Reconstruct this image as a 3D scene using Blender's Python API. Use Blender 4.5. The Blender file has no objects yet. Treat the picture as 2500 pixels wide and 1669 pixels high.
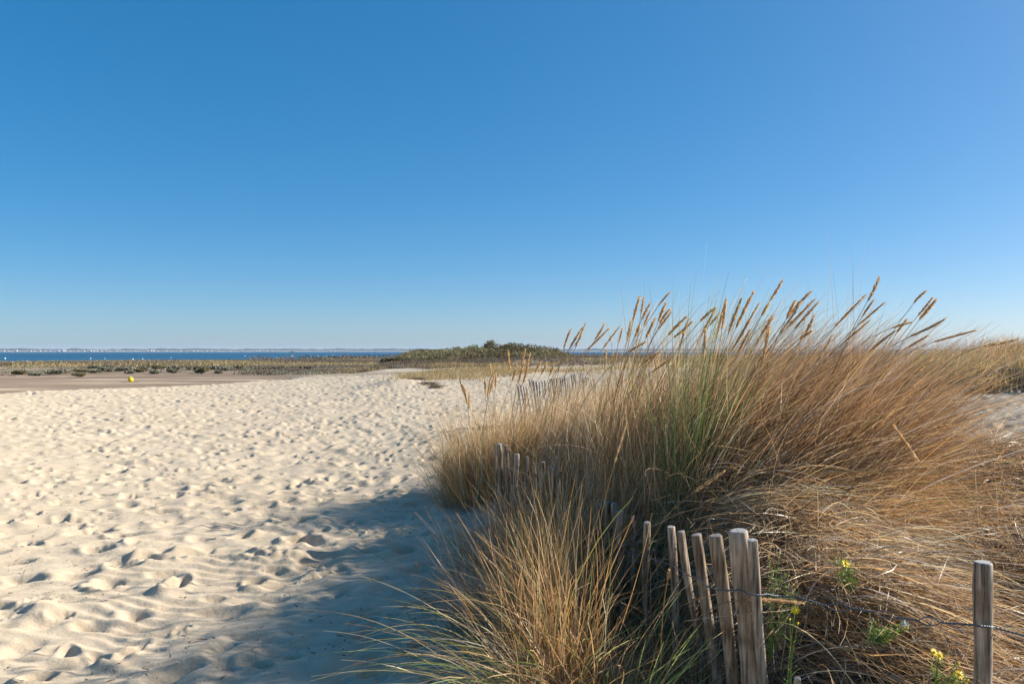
import bpy, math, random
import numpy as np
from mathutils import Vector
R = math.radians
rng = np.random.default_rng(11)
random.seed(7)
S = bpy.context.scene
COL = S.collection
F, CX, HY, CZ = 1944.0, 1250.0, 857.0, 1.75      # focal (2500 px wide), centre, horizon row, eye height
SUN_AZ, SUN_EL = R(77), R(27.5)                     # azimuth clockwise from +Y

def at(px, py, d):
    return np.array([(px-CX)/F*d, d, CZ-(py-HY)/F*d])

# ------------------------------------------------------------------ noise
def _h(ix, iy, seed):
    n = (ix.astype(np.int64)*374761393 + iy.astype(np.int64)*668265263 + seed*2147483647) & 0xFFFFFFFF
    n = ((n ^ (n >> 13))*1274126177) & 0xFFFFFFFF
    n = (n ^ (n >> 16)) & 0xFFFFFF
    return n/float(0xFFFFFF)
def vnoise(x, y, seed=0):
    x = np.asarray(x, float); y = np.asarray(y, float)
    ix = np.floor(x); iy = np.floor(y); fx = x-ix; fy = y-iy
    fx = fx*fx*fx*(fx*(fx*6-15)+10); fy = fy*fy*fy*(fy*(fy*6-15)+10)
    a = _h(ix, iy, seed); b = _h(ix+1, iy, seed); c = _h(ix, iy+1, seed); d = _h(ix+1, iy+1, seed)
    return (a*(1-fx)+b*fx)*(1-fy)+(c*(1-fx)+d*fx)*fy - .5
def fbm(x, y, f, seed=0, o=3):
    s = 0; a = 1.0
    for i in range(o):
        s = s + a*vnoise(x*f+17.3*i, y*f-9.1*i, seed+i*31); f *= 2.03; a *= .5
    return s
def sstep(t):
    t = np.clip(t, 0, 1); return t*t*(3-2*t)

# ------------------------------------------------------------------ terrain
HX0, HX1, HY0, HY1, HR = -34., 26., .5, 58., .025
def make_footprints():
    nx = int((HX1-HX0)/HR); ny = int((HY1-HY0)/HR)
    H = np.zeros((ny, nx), np.float32)
    r = np.random.default_rng(5)
    def blur(A, s):
        k = int(3*s)+1; w = np.exp(-.5*(np.arange(-k, k+1)/s)**2); w /= w.sum()
        P = np.pad(A, k, mode='edge'); B = np.zeros_like(A); T = np.zeros((A.shape[0], P.shape[1]), np.float32)
        for i in range(2*k+1): T += w[i]*P[i:i+A.shape[0], :]
        for i in range(2*k+1): B += w[i]*T[:, i:i+A.shape[1]]
        return B
    g = 24; yy, xx = np.mgrid[-g:g+1, -g:g+1]*HR
    def stamp(n, dep, sz=1.):
        cx = r.uniform(g+1, nx-g-2, n).astype(int); cy = r.uniform(g+1, ny-g-2, n).astype(int)
        th = r.normal(.42, .55, n)+np.where(r.random(n) < .5, math.pi, 0)
        for i in range(n):
            c, s = math.cos(th[i]), math.sin(th[i])
            a = r.uniform(.10, .21)*sz; b = r.uniform(.05, .095)*sz
            u = (xx*c+yy*s)/a; v = (-xx*s+yy*c)/b*(1+.25*u)
            q = np.sqrt(u*u+v*v)
            d = dep*r.uniform(.5, 1.35)
            pit = -d*(1-sstep((q-.55)/.6))*(1+.5*u.clip(-1, 1))
            rim = .42*d*np.exp(-((q-1.35)/.33)**2)*(1+.6*np.sin(th[i]*7+np.arctan2(v, u)))
            w = 1-sstep((q-.7)/.7)
            sl = H[cy[i]-g:cy[i]+g+1, cx[i]-g:cx[i]+g+1]
            sl *= (1-.75*w); sl += pit+rim
    stamp(12000, .062); H = blur(H, 2.2)
    stamp(12000, .050); H = blur(H, 1.1)
    stamp(9000, .044, .8); H = blur(H, .45)
    stamp(12000, .034, .55)
    return H
FP = make_footprints()
def fp(x, y):
    u = (x-HX0)/HR-.5; v = (y-HY0)/HR-.5
    inside = (u > 0) & (u < FP.shape[1]-2) & (v > 0) & (v < FP.shape[0]-2)
    u = np.clip(u, 0, FP.shape[1]-2.001); v = np.clip(v, 0, FP.shape[0]-2.001)
    i = u.astype(int); j = v.astype(int); fu = u-i; fv = v-j
    a = (FP[j, i]*(1-fu)+FP[j, i+1]*fu)*(1-fv)+(FP[j+1, i]*(1-fu)+FP[j+1, i+1]*fu)*fv
    e = np.minimum(np.minimum(x-HX0, HX1-x), np.minimum(y-HY0, HY1-y))
    return np.where(inside, a*sstep(e/3), 0)
def x_edge(y):
    return np.interp(y, [-5, 0, 2.2, 2.9, 3.75, 4.6, 5.0, 5.4, 6, 7, 8, 10, 13, 16, 22, 30], [1.6, 1.5, 1.15, .86, .80, .72, .64, .46, .20, -.12, -.4, -.55, -.2, .3, 1.6, 3.5])
def x_wet(y):
    return np.interp(y, [0, 20, 33, 46.6, 71, 110, 200], [-60, -34, -21, -13.5, -12, -14, -10])
def y_coast(x, y):
    u = x/np.maximum(y, 1)
    return np.interp(u, [-1.2, -.64, -.3, -.15, 0, .1, .3, 1.2], [175, 190, 232, 300, 345, 390, 400, 420])+fbm(x, y, .03, 3)*14
def zones(x, y):
    wet = sstep((x_wet(y)+fbm(x, y, .12, 8)*3-x)/3.5)*sstep((y-5)/10)
    return wet
def terrain(x, y, detail=True):
    x = np.asarray(x, float); y = np.asarray(y, float)
    wet = zones(x, y)
    z = fbm(x, y, .22, 1, 3)*.10*(1-wet)
    z = z+.10*sstep((x+2.4-(y-4)*-.02)/2.0)*np.where(y < 20, 1, 0)*(1-sstep((y-14)/6))   # toe bank of blown sand
    e = x-x_edge(y)
    far = sstep((y-9)/9)
    A = .95*(1-far*(1-sstep((x-1.6)/3.2)))+.34*far*(1-sstep((x-1.6)/3.2))
    A = A*(1-sstep((y-34)/40)*.7)*np.interp(y, [-3, 0, 2.3, 2.8, 3.5, 5.0, 6.5], [0, .15, .28, .47, .64, .80, .93])
    wdt = np.interp(y, [2.5, 5.0, 6.5, 9], [.40, .50, 1.4, 1.9])+np.clip(y-8, 0, 20)*.25
    z = z+A*sstep((e+np.interp(y, [5, 7], [.04, .15]))/wdt)
    z = z+.02*np.exp(-(((x-1.35)/.55)**2+((y-3.7)/1.3)**2))-.50*np.exp(-(((x-1.93)/.30)**2+((y-3.05)/.50)**2))-.16*np.exp(-(((x-2.2)/.8)**2+((y-4.3)/.8)**2))
    # grassy dune behind the far fence, right
    z = z+.55*np.exp(-(((x-13)/6)**2+((y-22)/4.0)**2))+.3*np.exp(-(((x-24)/6)**2+((y-26)/5.0)**2))
    # scrub hill
    z = z+.95*np.exp(-(((x+8.5)/6.5)**2+((y-92)/13)**2))+1.5*np.exp(-(((x-1.5)/6.5)**2+((y-92)/13)**2))
    z = z+.45*np.exp(-(((x+2)/9)**2+((y-52)/9)**2))
    z = z+.35*np.exp(-(((x+5.3)/1.4)**2+((y-38)/2.2)**2))
    z = z-.45*wet
    z = z-.22*sstep((y-105)/20)*np.where(x < 0, 1, .5)
    yc = y_coast(x, y)
    z = z+(-1.0-z)*sstep((y-yc+40)/40)
    z = z-np.clip(y-yc, 0, 200)*.02
    if detail:
        k = (1-wet)*(1-.75*sstep((e-.1)/.8)*(1-sstep((x-3.9)/1.2))*(1-sstep((y-9)/3)))*(1-sstep((y-90)/20))
        z = z+fp(x, y)*k+fbm(x, y, 1.1, 21, 3)*.055*k+fbm(x, y, 6., 41, 2)*.012*k*(1-sstep((y-25)/10))
        # fine wind ripples running away from the grass
        rp = np.sin((y*1.0+x*.22+fbm(x, y, .9, 77)*.5)*2*math.pi/.155)
        z = z+rp*.0085*k*np.exp(-((x+1.9-fbm(x, y, .3, 9)*1.2)/1.3)**2)*(1-sstep((y-14)/6))
        z = z+.09*np.exp(-(((x+2.0)/.35)**2+((y-6.6)/.28)**2))*(1+fbm(x, y, 9, 55)*.6)
        z = z+fbm(x, y, .5, 60, 2)*.05*wet
    return z
def tz(x, y): return float(terrain(np.array([x]), np.array([y]), False)[0])

# ------------------------------------------------------------------ helpers
def tag(o, label=None, cat=None, group=None, kind=None):
    if label: o['label'] = label
    if cat: o['category'] = cat
    if group: o['group'] = group
    if kind: o['kind'] = kind
    return o
def empty(name, loc):
    o = bpy.data.objects.new(name, None); COL.objects.link(o); o.location = Vector(loc); o.empty_display_size = .1
    return o
def link(name, me, parent=None, loc=None):
    o = bpy.data.objects.new(name, me); COL.objects.link(o)
    if loc is not None: o.location = Vector(loc)
    if parent is not None:
        o.parent = parent
    return o
def mesh_np(name, V, Q, mat, col=None, smooth=True, parent=None, origin=None):
    """V (n,3) world coordinates, Q (m,4) or (m,3)."""
    V = np.asarray(V, np.float64)
    if parent is not None: V = V-np.array(wloc(parent))
    elif origin is not None: V = V-np.array(origin)
    me = bpy.data.meshes.new(name)
    k = Q.shape[1]
    me.vertices.add(len(V)); me.vertices.foreach_set('co', V.astype(np.float32).ravel())
    me.loops.add(Q.size); me.loops.foreach_set('vertex_index', Q.astype(np.int32).ravel())
    me.polygons.add(len(Q)); me.polygons.foreach_set('loop_start', (np.arange(len(Q))*k).astype(np.int32))
    me.polygons.foreach_set('use_smooth', np.full(len(Q), smooth))
    me.update(calc_edges=True)
    if col is not None:
        a = me.color_attributes.new('Col', 'FLOAT_COLOR', 'POINT')
        c = np.ones((len(V), 4), np.float32); c[:, :3] = col
        a.data.foreach_set('color', c.ravel())
    me.materials.append(mat)
    o = link(name, me, parent)
    if parent is None and origin is not None: o.location = Vector(origin)
    return o
def wloc(o):
    l = np.array(o.location)
    while o.parent is not None:
        o = o.parent; l = l+np.array(o.location)
    return l
def joinvq(parts):
    Vs, Qs, Cs, n = [], [], [], 0
    for p in parts:
        Vs.append(p[0]); Qs.append(p[1]+n); n += len(p[0])
        if len(p) > 2: Cs.append(p[2])
    return np.concatenate(Vs), np.concatenate(Qs), (np.concatenate(Cs) if Cs else None)

def tube(P, r, n=6, cap=True):
    P = np.asarray(P, float); m = len(P)
    r = np.broadcast_to(np.asarray(r, float), (m,))
    T = np.gradient(P, axis=0); T /= np.linalg.norm(T, axis=1)[:, None]+1e-12
    ref = np.array([0, 0, 1.]) if abs(T[0, 2]) < .8 else np.array([1., 0, 0])
    U = np.cross(T, ref); U /= np.linalg.norm(U, axis=1)[:, None]+1e-12
    W = np.cross(T, U)
    a = np.arange(n)/n*2*math.pi
    V = P[:, None, :]+r[:, None, None]*(U[:, None, :]*np.cos(a)[None, :, None]+W[:, None, :]*np.sin(a)[None, :, None])
    V = V.reshape(-1, 3)
    i = np.arange(m-1)[:, None]*n; j = np.arange(n)[None, :]; j2 = (j+1) % n
    Q = np.stack([i+j, i+j2, i+n+j2, i+n+j], -1).reshape(-1, 4)
    if cap:
        c0 = len(V); V = np.concatenate([V, P[:1], P[-1:]])
        q0 = np.stack([np.full(n, c0), np.full(n, c0), (np.arange(n)+1) % n, np.arange(n)], -1)
        e = (m-1)*n
        q1 = np.stack([np.full(n, c0+1), np.full(n, c0+1), e+np.arange(n), e+(np.arange(n)+1) % n], -1)
        # degenerate quads are avoided by pairing fan triangles
        q0 = np.array([[c0, (k+2) % n, (k+1) % n, k] for k in range(0, n, 2)]) if n % 2 == 0 else q0
        q1 = np.array([[c0+1, e+k, e+(k+1) % n, e+(k+2) % n] for k in range(0, n, 2)]) if n % 2 == 0 else q1
        Q = np.concatenate([Q, q0, q1])
    return V, Q

# ------------------------------------------------------------------ materials
def newmat(name):
    m = bpy.data.materials.new(name); m.use_nodes = True
    nt = m.node_tree; b = nt.nodes['Principled BSDF']
    return m, nt, b
def N(nt, t, **kw):
    n = nt.nodes.new(t)
    for k, v in kw.items():
        if k in n.inputs: n.inputs[k].default_value = v
        else: setattr(n, k, v)
    return n
def ramp(nt, fac, stops):
    r = nt.nodes.new('ShaderNodeValToRGB'); e = r.color_ramp.elements
    while len(e) < len(stops): e.new(.5)
    for i, (p, c) in enumerate(stops): e[i].position = p; e[i].color = (*c, 1)
    nt.links.new(fac, r.inputs[0]); return r.outputs[0]
def mixc(nt, fac, a, b, mode='MIX'):
    m = nt.nodes.new('ShaderNodeMix'); m.data_type = 'RGBA'; m.blend_type = mode
    for s, v in ((m.inputs[0], fac), (m.inputs[6], a), (m.inputs[7], b)):
        if isinstance(v, (int, float)): s.default_value = v
        elif isinstance(v, tuple): s.default_value = (*v, 1)
        else: nt.links.new(v, s)
    return m.outputs[2]
def simple(name, col, rough=.6, spec=.4, var=.25, scale=30., bump=0., metal=0.):
    m, nt, b = newmat(name)
    tc = N(nt, 'ShaderNodeTexCoord'); no = N(nt, 'ShaderNodeTexNoise', Scale=scale, Detail=4.)
    nt.links.new(tc.outputs['Object'], no.inputs['Vector'])
    c = ramp(nt, no.outputs['Fac'], [(.3, tuple(x*(1-var) for x in col)), (.7, tuple(min(1, x*(1+var)) for x in col))])
    nt.links.new(c, b.inputs['Base Color'])
    b.inputs['Roughness'].default_value = rough; b.inputs['Specular IOR Level'].default_value = spec
    b.inputs['Metallic'].default_value = metal
    if bump:
        bp = N(nt, 'ShaderNodeBump', Strength=bump, Distance=.01)
        nt.links.new(no.outputs['Fac'], bp.inputs['Height']); nt.links.new(bp.outputs[0], b.inputs['Normal'])
    return m
def leafmat(name, rough=.42, spec=.6, trans=.3):
    m, nt, b = newmat(name)
    a = N(nt, 'ShaderNodeVertexColor'); a.layer_name = 'Col'
    nt.links.new(a.outputs['Color'], b.inputs['Base Color'])
    b.inputs['Roughness'].default_value = rough; b.inputs['Specular IOR Level'].default_value = spec
    t = N(nt, 'ShaderNodeBsdfTranslucent'); nt.links.new(a.outputs['Color'], t.inputs['Color'])
    mx = N(nt, 'ShaderNodeMixShader'); mx.inputs[0].default_value = trans
    nt.links.new(b.outputs[0], mx.inputs[1]); nt.links.new(t.outputs[0], mx.inputs[2])
    nt.links.new(mx.outputs[0], nt.nodes['Material Output'].inputs['Surface'])
    return m
M_BLADE = leafmat('dry grass blade', .42, .5, .42)
M_FAR = leafmat('distant foliage', .7, .2, .25)
M_LEAF = leafmat('green leaf', .5, .4, .3)

def sandmat():
    m, nt, b = newmat('dune sand')
    geo = N(nt, 'ShaderNodeNewGeometry'); P = geo.outputs['Position']
    zn = N(nt, 'ShaderNodeVertexColor'); zn.layer_name = 'Col'
    sep = N(nt, 'ShaderNodeSeparateColor'); nt.links.new(zn.outputs['Color'], sep.inputs[0])
    n1 = N(nt, 'ShaderNodeTexNoise', Scale=.5, Detail=5.); nt.links.new(P, n1.inputs['Vector'])
    n2 = N(nt, 'ShaderNodeTexNoise', Scale=160., Detail=3.); nt.links.new(P, n2.inputs['Vector'])
    n3 = N(nt, 'ShaderNodeTexNoise', Scale=6., Detail=6., Roughness=.7); nt.links.new(P, n3.inputs['Vector'])
    c = ramp(nt, n1.outputs['Fac'], [(.3, (.625, .515, .37)), (.7, (.69, .575, .425))])
    grain = ramp(nt, n2.outputs['Fac'], [(.3, (.78, .76, .74)), (.7, (1, 1, 1))])
    c = mixc(nt, 1., c, grain, 'MULTIPLY')
    c = mixc(nt, 1., c, ramp(nt, n3.outputs['Fac'], [(.35, (.9, .88, .85)), (.6, (1, 1, 1))]), 'MULTIPLY')
    # wet tidal flat: streaks stretched along x
    mp = N(nt, 'ShaderNodeMapping'); mp.inputs['Scale'].default_value = (.05, .22, .2); nt.links.new(P, mp.inputs['Vector'])
    n4 = N(nt, 'ShaderNodeTexNoise', Scale=1., Detail=6., Roughness=.62); nt.links.new(mp.outputs[0], n4.inputs['Vector'])
    wetc = ramp(nt, n4.outputs['Fac'], [(.33, (.13, .093, .065)), (.45, (.225, .16, .11)), (.55, (.29, .21, .145)), (.64, (.46, .37, .26))])
    c = mixc(nt, sep.outputs[0], c, wetc)
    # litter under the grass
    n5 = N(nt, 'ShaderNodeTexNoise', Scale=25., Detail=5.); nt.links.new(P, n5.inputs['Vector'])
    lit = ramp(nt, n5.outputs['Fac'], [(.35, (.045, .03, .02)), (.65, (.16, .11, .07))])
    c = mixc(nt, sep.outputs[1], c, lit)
    # marsh soil
    n6 = N(nt, 'ShaderNodeTexNoise', Scale=.35, Detail=6.); nt.links.new(P, n6.inputs['Vector'])
    mar = ramp(nt, n6.outputs['Fac'], [(.35, (.10, .085, .045)), (.65, (.24, .18, .10))])
    c = mixc(nt, sep.outputs[2], c, mar)
    nt.links.new(c, b.inputs['Base Color'])
    b.inputs['Roughness'].default_value = .9; b.inputs['Specular IOR Level'].default_value = .15
    b.inputs['Diffuse Roughness'].default_value = .6
    nb = N(nt, 'ShaderNodeTexNoise', Scale=22., Detail=5., Roughness=.65); nt.links.new(P, nb.inputs['Vector'])
    b1 = N(nt, 'ShaderNodeBump', Strength=.6, Distance=.014); nt.links.new(nb.outputs['Fac'], b1.inputs['Height'])
    b2 = N(nt, 'ShaderNodeBump', Strength=.35, Distance=.002); nt.links.new(n2.outputs['Fac'], b2.inputs['Height'])
    nt.links.new(b1.outputs[0], b2.inputs['Normal']); nt.links.new(b2.outputs[0], b.inputs['Normal'])
    return m
M_SAND = sandmat()

def woodmat(name, lo, mid, hi):
    m, nt, b = newmat(name)
    tc = N(nt, 'ShaderNodeTexCoord'); oi = N(nt, 'ShaderNodeObjectInfo')
    mp = N(nt, 'ShaderNodeMapping'); mp.inputs['Scale'].default_value = (75, 75, 3.2)
    ad = N(nt, 'ShaderNodeVectorMath', operation='ADD'); sc = N(nt, 'ShaderNodeVectorMath', operation='SCALE'); sc.inputs[0].default_value = (37, 11, 5)
    nt.links.new(oi.outputs['Random'], sc.inputs['Scale']); nt.links.new(tc.outputs['Object'], ad.inputs[0]); nt.links.new(sc.outputs[0], ad.inputs[1])
    nt.links.new(ad.outputs[0], mp.inputs['Vector'])
    g = N(nt, 'ShaderNodeTexNoise', Scale=1., Detail=6., Roughness=.65, Distortion=.35); nt.links.new(mp.outputs[0], g.inputs['Vector'])
    st = N(nt, 'ShaderNodeTexNoise', Scale=9., Detail=5.); nt.links.new(ad.outputs[0], st.inputs['Vector'])
    c = ramp(nt, g.outputs['Fac'], [(.33, lo), (.46, mid), (.66, hi)])
    s = ramp(nt, st.outputs['Fac'], [(.36, (.48, .43, .38)), (.58, (1, 1, 1))])
    c = mixc(nt, .8, c, s, 'MULTIPLY')
    v = ramp(nt, oi.outputs['Random'], [(0, (.72, .68, .62)), (1, (1.0, 1.0, 1.0))])
    c = mixc(nt, 1., c, v, 'MULTIPLY')
    nt.links.new(c, b.inputs['Base Color']); b.inputs['Roughness'].default_value = .85; b.inputs['Specular IOR Level'].default_value = .25
    bp = N(nt, 'ShaderNodeBump', Strength=.7, Distance=.004); nt.links.new(g.outputs['Fac'], bp.inputs['Height']); nt.links.new(bp.outputs[0], b.inputs['Normal'])
    return m
M_WOOD = woodmat('weathered chestnut', (.075, .055, .038), (.29, .225, .16), (.56, .47, .37))
M_WOODG = woodmat('silvered wood end', (.2, .19, .18), (.38, .36, .34), (.55, .53, .5))
M_WIRE = simple('galvanised wire', (.10, .12, .135), .45, .5, .3, 60, 0, .6)
M_WIREOLD = simple('rusty wire', (.09, .06, .045), .7, .3, .3, 60)
M_PLUME = leafmat('seed head', .75, .25, .5)
M_YEL = simple('yellow petal', (.85, .62, .01), .5, .3, .08, 40)
M_DISC = simple('flower disc', (.70, .36, .01), .7, .2, .25, 400)
M_STEMG = simple('green stem', (.16, .24, .05), .6, .3, .3, 60)
M_FLUFF = simple('seed fluff', (.75, .74, .72), .9, .1, .1, 50)
M_BUOY = simple('yellow buoy plastic', (.85, .58, .01), .35, .5, .05, 6)
M_WHITE = simple('white paint', (.82, .82, .80), .5, .4, .05, 3)
M_REDP = simple('red hull paint', (.45, .06, .04), .5, .4, .15, 3)
M_GLASSD = simple('dark window glass', (.03, .04, .05), .15, .6, .1, 3)
M_ROOF = simple('terracotta tile', (.42, .20, .12), .8, .2, .25, .4)
M_WALL = simple('pale render', (.50, .48, .45), .8, .2, .08, .2)
M_TREES = simple('far pine woods', (.035, .05, .028), .9, .1, .45, .02)
M_BEACH = simple('far beach sand', (.6, .52, .42), .9, .1, .1, .05)
M_BARK = simple('grey bark', (.16, .13, .10), .9, .1, .35, 20, .4)
M_DRIFT = simple('bleached driftwood', (.36, .31, .26), .85, .2, .4, 12, .4)

# ------------------------------------------------------------------ ground sheet (polar grid round the viewpoint)
def build_ground():
    r = [.05]; 
    while r[-1] < 9500:
        q = r[-1]
        if q < 1.7: d = .12
        elif q < 300: d = min(max(q*q/1700., .008), .008*q)
        else: d = .05*q
        r.append(q+d)
    r = np.array(r)
    da = R(40); dense = np.linspace(-da, da, 900)
    rest = np.linspace(da, 2*math.pi-da, 180)[1:-1]
    a = np.concatenate([dense, rest]); na = len(a); nr = len(r)
    X = (r[:, None]*np.sin(a)[None, :]).ravel(); Y = (r[:, None]*np.cos(a)[None, :]).ravel()
    Z = terrain(X, Y)
    wet = zones(X, Y)
    e = X-x_edge(Y)
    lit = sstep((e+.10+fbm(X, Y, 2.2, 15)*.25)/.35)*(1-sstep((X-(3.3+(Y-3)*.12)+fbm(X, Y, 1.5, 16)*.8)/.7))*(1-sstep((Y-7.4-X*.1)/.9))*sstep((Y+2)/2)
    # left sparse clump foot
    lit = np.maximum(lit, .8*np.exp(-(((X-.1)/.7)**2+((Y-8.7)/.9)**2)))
    # marsh, hill and dune grass soils
    n = fbm(X, Y, .11, 70, 4)
    mar = sstep((Y-96-n*30)/14)*np.where(X < 6, 1, .9)
    mar = np.maximum(mar, sstep(n*2.6-.15+.25*(Y > 74))*wet*sstep((Y-72)/8))
    hill = sstep((np.exp(-(((X+4)/13)**2+((Y-92)/16)**2))-.35+n*.25)/.2)
    apr = sstep((np.exp(-(((X+5)/9)**2+((Y-58)/13)**2))-.42+n*.5)/.25)*.45*(1-wet)
    bk = sstep((np.exp(-(((X-13)/6.5)**2+((Y-21.6)/3.2)**2))-.45)/.2)
    mar = np.clip(np.maximum(np.maximum(mar, hill), np.maximum(apr, bk)), 0, 1)
    bar = sstep((fbm(X*.35, Y, .09, 95, 3)*2+.35-np.abs(Y-106)/16)/.3)*sstep((Y-70)/10)
    wetc = wet*(1-.85*bar)
    mar = mar*(1-.8*bar*(Y < 124))
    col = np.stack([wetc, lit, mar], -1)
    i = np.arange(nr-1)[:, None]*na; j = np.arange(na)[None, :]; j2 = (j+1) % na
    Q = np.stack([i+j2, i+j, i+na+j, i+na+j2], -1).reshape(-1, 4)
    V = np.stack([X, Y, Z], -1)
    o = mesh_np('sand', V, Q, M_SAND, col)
    tag(o, kind='structure')
    return o
build_ground()

# ------------------------------------------------------------------ sea
def build_sea():
    m, nt, b = newmat('sea water')
    geo = N(nt, 'ShaderNodeNewGeometry')
    mp = N(nt, 'ShaderNodeMapping'); mp.inputs['Scale'].default_value = (.0016, .010, 1); nt.links.new(geo.outputs['Position'], mp.inputs['Vector'])
    n = N(nt, 'ShaderNodeTexNoise', Scale=1., Detail=4.); nt.links.new(mp.outputs[0], n.inputs['Vector'])
    c = ramp(nt, n.outputs['Fac'], [(.35, (.010, .06, .11)), (.6, (.018, .10, .18))])
    nt.links.new(c, b.inputs['Base Color'])
    b.inputs['Roughness'].default_value = .38; b.inputs['Specular IOR Level'].default_value = .22
    w = N(nt, 'ShaderNodeTexNoise', Scale=.8, Detail=5.); nt.links.new(geo.outputs['Position'], w.inputs['Vector'])
    bp = N(nt, 'ShaderNodeBump', Strength=1., Distance=.5); nt.links.new(w.outputs['Fac'], bp.inputs['Height']); nt.links.new(bp.outputs[0], b.inputs['Normal'])
    V = np.array([[-9400, 120, -1.], [9400, 120, -1.], [9400, 9400, -1.], [-9400, 9400, -1.]])
    tag(mesh_np('sea', V, np.array([[0, 1, 2, 3]]), m, smooth=False), kind='structure')
build_sea()

# ------------------------------------------------------------------ far shore
def build_far():
    n = 700
    a = np.linspace(-R(58), R(58), n)
    rows = []
    prof = [(5900, -1.5), (5960, .3), (6000, 2), (6040, 12), (6100, 1.), (6300, 1.), (6900, .7), (7000, -3)]
    top = 19+vnoise(a*60, a*0, 3)*7+vnoise(a*190, a*0, 4)*5+vnoise(a*420, a*0, 5)*3+np.where(a > .35, -5, 0)
    for k, (r, h) in enumerate(prof):
        if k < 3: z = np.full(n, h)
        elif k == 3: z = top*.72+vnoise(a*300, a*0+3, 9)*4
        elif k in (4, 5, 6): z = top*h+vnoise(a*260, a*0+k, 10+k)*3
        else: z = np.full(n, h)
        rr = r+vnoise(a*40, a*0, 12)*60
        rows.append(np.stack([rr*np.sin(a), rr*np.cos(a), z], -1))
    V = np.concatenate(rows); m = len(prof)
    i = np.arange(m-1)[:, None]*n; j = np.arange(n-1)[None, :]
    Q = np.stack([i+j+1, i+j, i+n+j, i+n+j+1], -1).reshape(-1, 4)
    o = mesh_np('hills', V, Q, M_TREES, smooth=False)
    o.data.materials.append(M_BEACH)
    mi = np.zeros(len(Q), np.int32); mi[:2*(n-1)] = 1; o.data.polygons.foreach_set('material_index', mi)
    tag(o, kind='structure')
build_far()

def box(cx, cy, cz, sx, sy, sz):
    V = np.array([[x, y, z] for z in (0, sz) for y in (-sy/2, sy/2) for x in (-sx/2, sx/2)])+np.array([cx, cy, cz])
    Q = np.array([[0, 2, 3, 1], [4, 5, 7, 6], [0, 1, 5, 4], [2, 6, 7, 3], [0, 4, 6, 2], [1, 3, 7, 5]])
    return V, Q
def prism_roof(cx, cy, cz, sx, sy, h):
    V = np.array([[-sx/2, -sy/2, 0], [sx/2, -sy/2, 0], [sx/2, sy/2, 0], [-sx/2, sy/2, 0], [-sx/2*.8, 0, h], [sx/2*.8, 0, h]])+np.array([cx, cy, cz])
    Q = np.array([[0, 1, 5, 4], [2, 3, 4, 5], [0, 3, 2, 1], [1, 2, 5, 5], [3, 0, 4, 4]])
    return V, Q[:3], Q[3:]
def house(x, y, z, w, d, h, roof=True):
    e = empty('house', (x, y, z))
    V, Q = box(x, y, z, w, d, h); mesh_np('wall', V, Q, M_WALL, smooth=False, parent=e)
    if roof:
        a = .8*w/2
        Vr = np.array([[x-w/2-.5, y-d/2-.5, z+h], [x+w/2+.5, y-d/2-.5, z+h], [x+w/2+.5, y+d/2+.5, z+h], [x-w/2-.5, y+d/2+.5, z+h], [x-a, y, z+h+2.5], [x+a, y, z+h+2.5], [x-w/2, y-.05, z+h+.05], [x+w/2, y+.05, z+h+.05]])
        Qr = np.array([[0, 1, 5, 4], [2, 3, 4, 5], [3, 2, 1, 0], [1, 2, 7, 5], [3, 0, 6, 4]])
        mesh_np('roof', Vr, Qr, M_ROOF, smooth=False, parent=e)
    return e
def far_houses():
    r = random.Random(3)
    # (px, width in px, height in px) read off the photo's far shore
    spots = [(8, 8, 3), (20, 5, 2), (39, 7, 4), (75, 4, 3), (83, 5, 2), (97, 5, 3), (110, 4, 2), (120, 7, 2), (133, 4, 3), (142, 6, 4), (152, 9, 5), (158, 5, 3), (170, 5, 2), (189, 4, 2),
             (205, 5, 3), (213, 4, 2), (220, 7, 4), (228, 5, 3), (236, 4, 4), (246, 6, 3), (258, 5, 3), (266, 5, 2), (283, 7, 3), (291, 5, 2), (300, 4, 2), (330, 4, 2), (359, 7, 4), (367, 8, 5), (374, 5, 4),
             (384, 5, 2), (405, 4, 3), (415, 4, 2), (440, 4, 3), (460, 8, 2), (470, 7, 3), (481, 6, 3), (490, 5, 2), (504, 4, 3), (515, 5, 3), (530, 8, 2), (560, 5, 2), (590, 8, 2), (623, 7, 3), (632, 6, 3), (641, 7, 2),
             (650, 5, 3), (662, 4, 2), (805, 7, 3), (815, 7, 4), (824, 5, 3), (833, 6, 2), (844, 5, 4), (853, 5, 2), (870, 4, 2), (886, 4, 2), (905, 5, 2), (920, 8, 1.6)]
    for px, w, h in spots:
        d = 5890+r.uniform(-30, 0)
        x = (px-CX)/F*d
        rr = math.hypot(x, 0)
        ang = math.atan2((px-CX), F); dist = 5868+vnoise(np.array([ang*40]), np.array([0.]), 12)[0]*60+r.uniform(20, 60)
        x, y = dist*math.sin(ang), dist*math.cos(ang)
        sc = y/F
        e = house(x, y, .2, w*sc*.9, 12, h*sc*.8, roof=w > 4.5)
        tag(e, 'small pale house on the wooded shore across the water', 'house', 'pale houses along the far shore')
    # water tower
    ang = math.atan2(573-CX, F); x, y = 6030*math.sin(ang), 6030*math.cos(ang)
    e = empty('water_tower', (x, y, 10))
    V, Q = tube([[x, y, 8], [x, y, 24]], 2.2, 8); mesh_np('shaft', V, Q, M_WALL, parent=e)
    V, Q = tube([[x, y, 24], [x, y, 27], [x, y, 31], [x, y, 32]], [3, 6, 6, 3], 12); mesh_np('tank', V, Q, M_WALL, parent=e)
    tag(e, 'pale water tower rising above the trees of the far shore', 'water tower')
far_houses()

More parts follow.
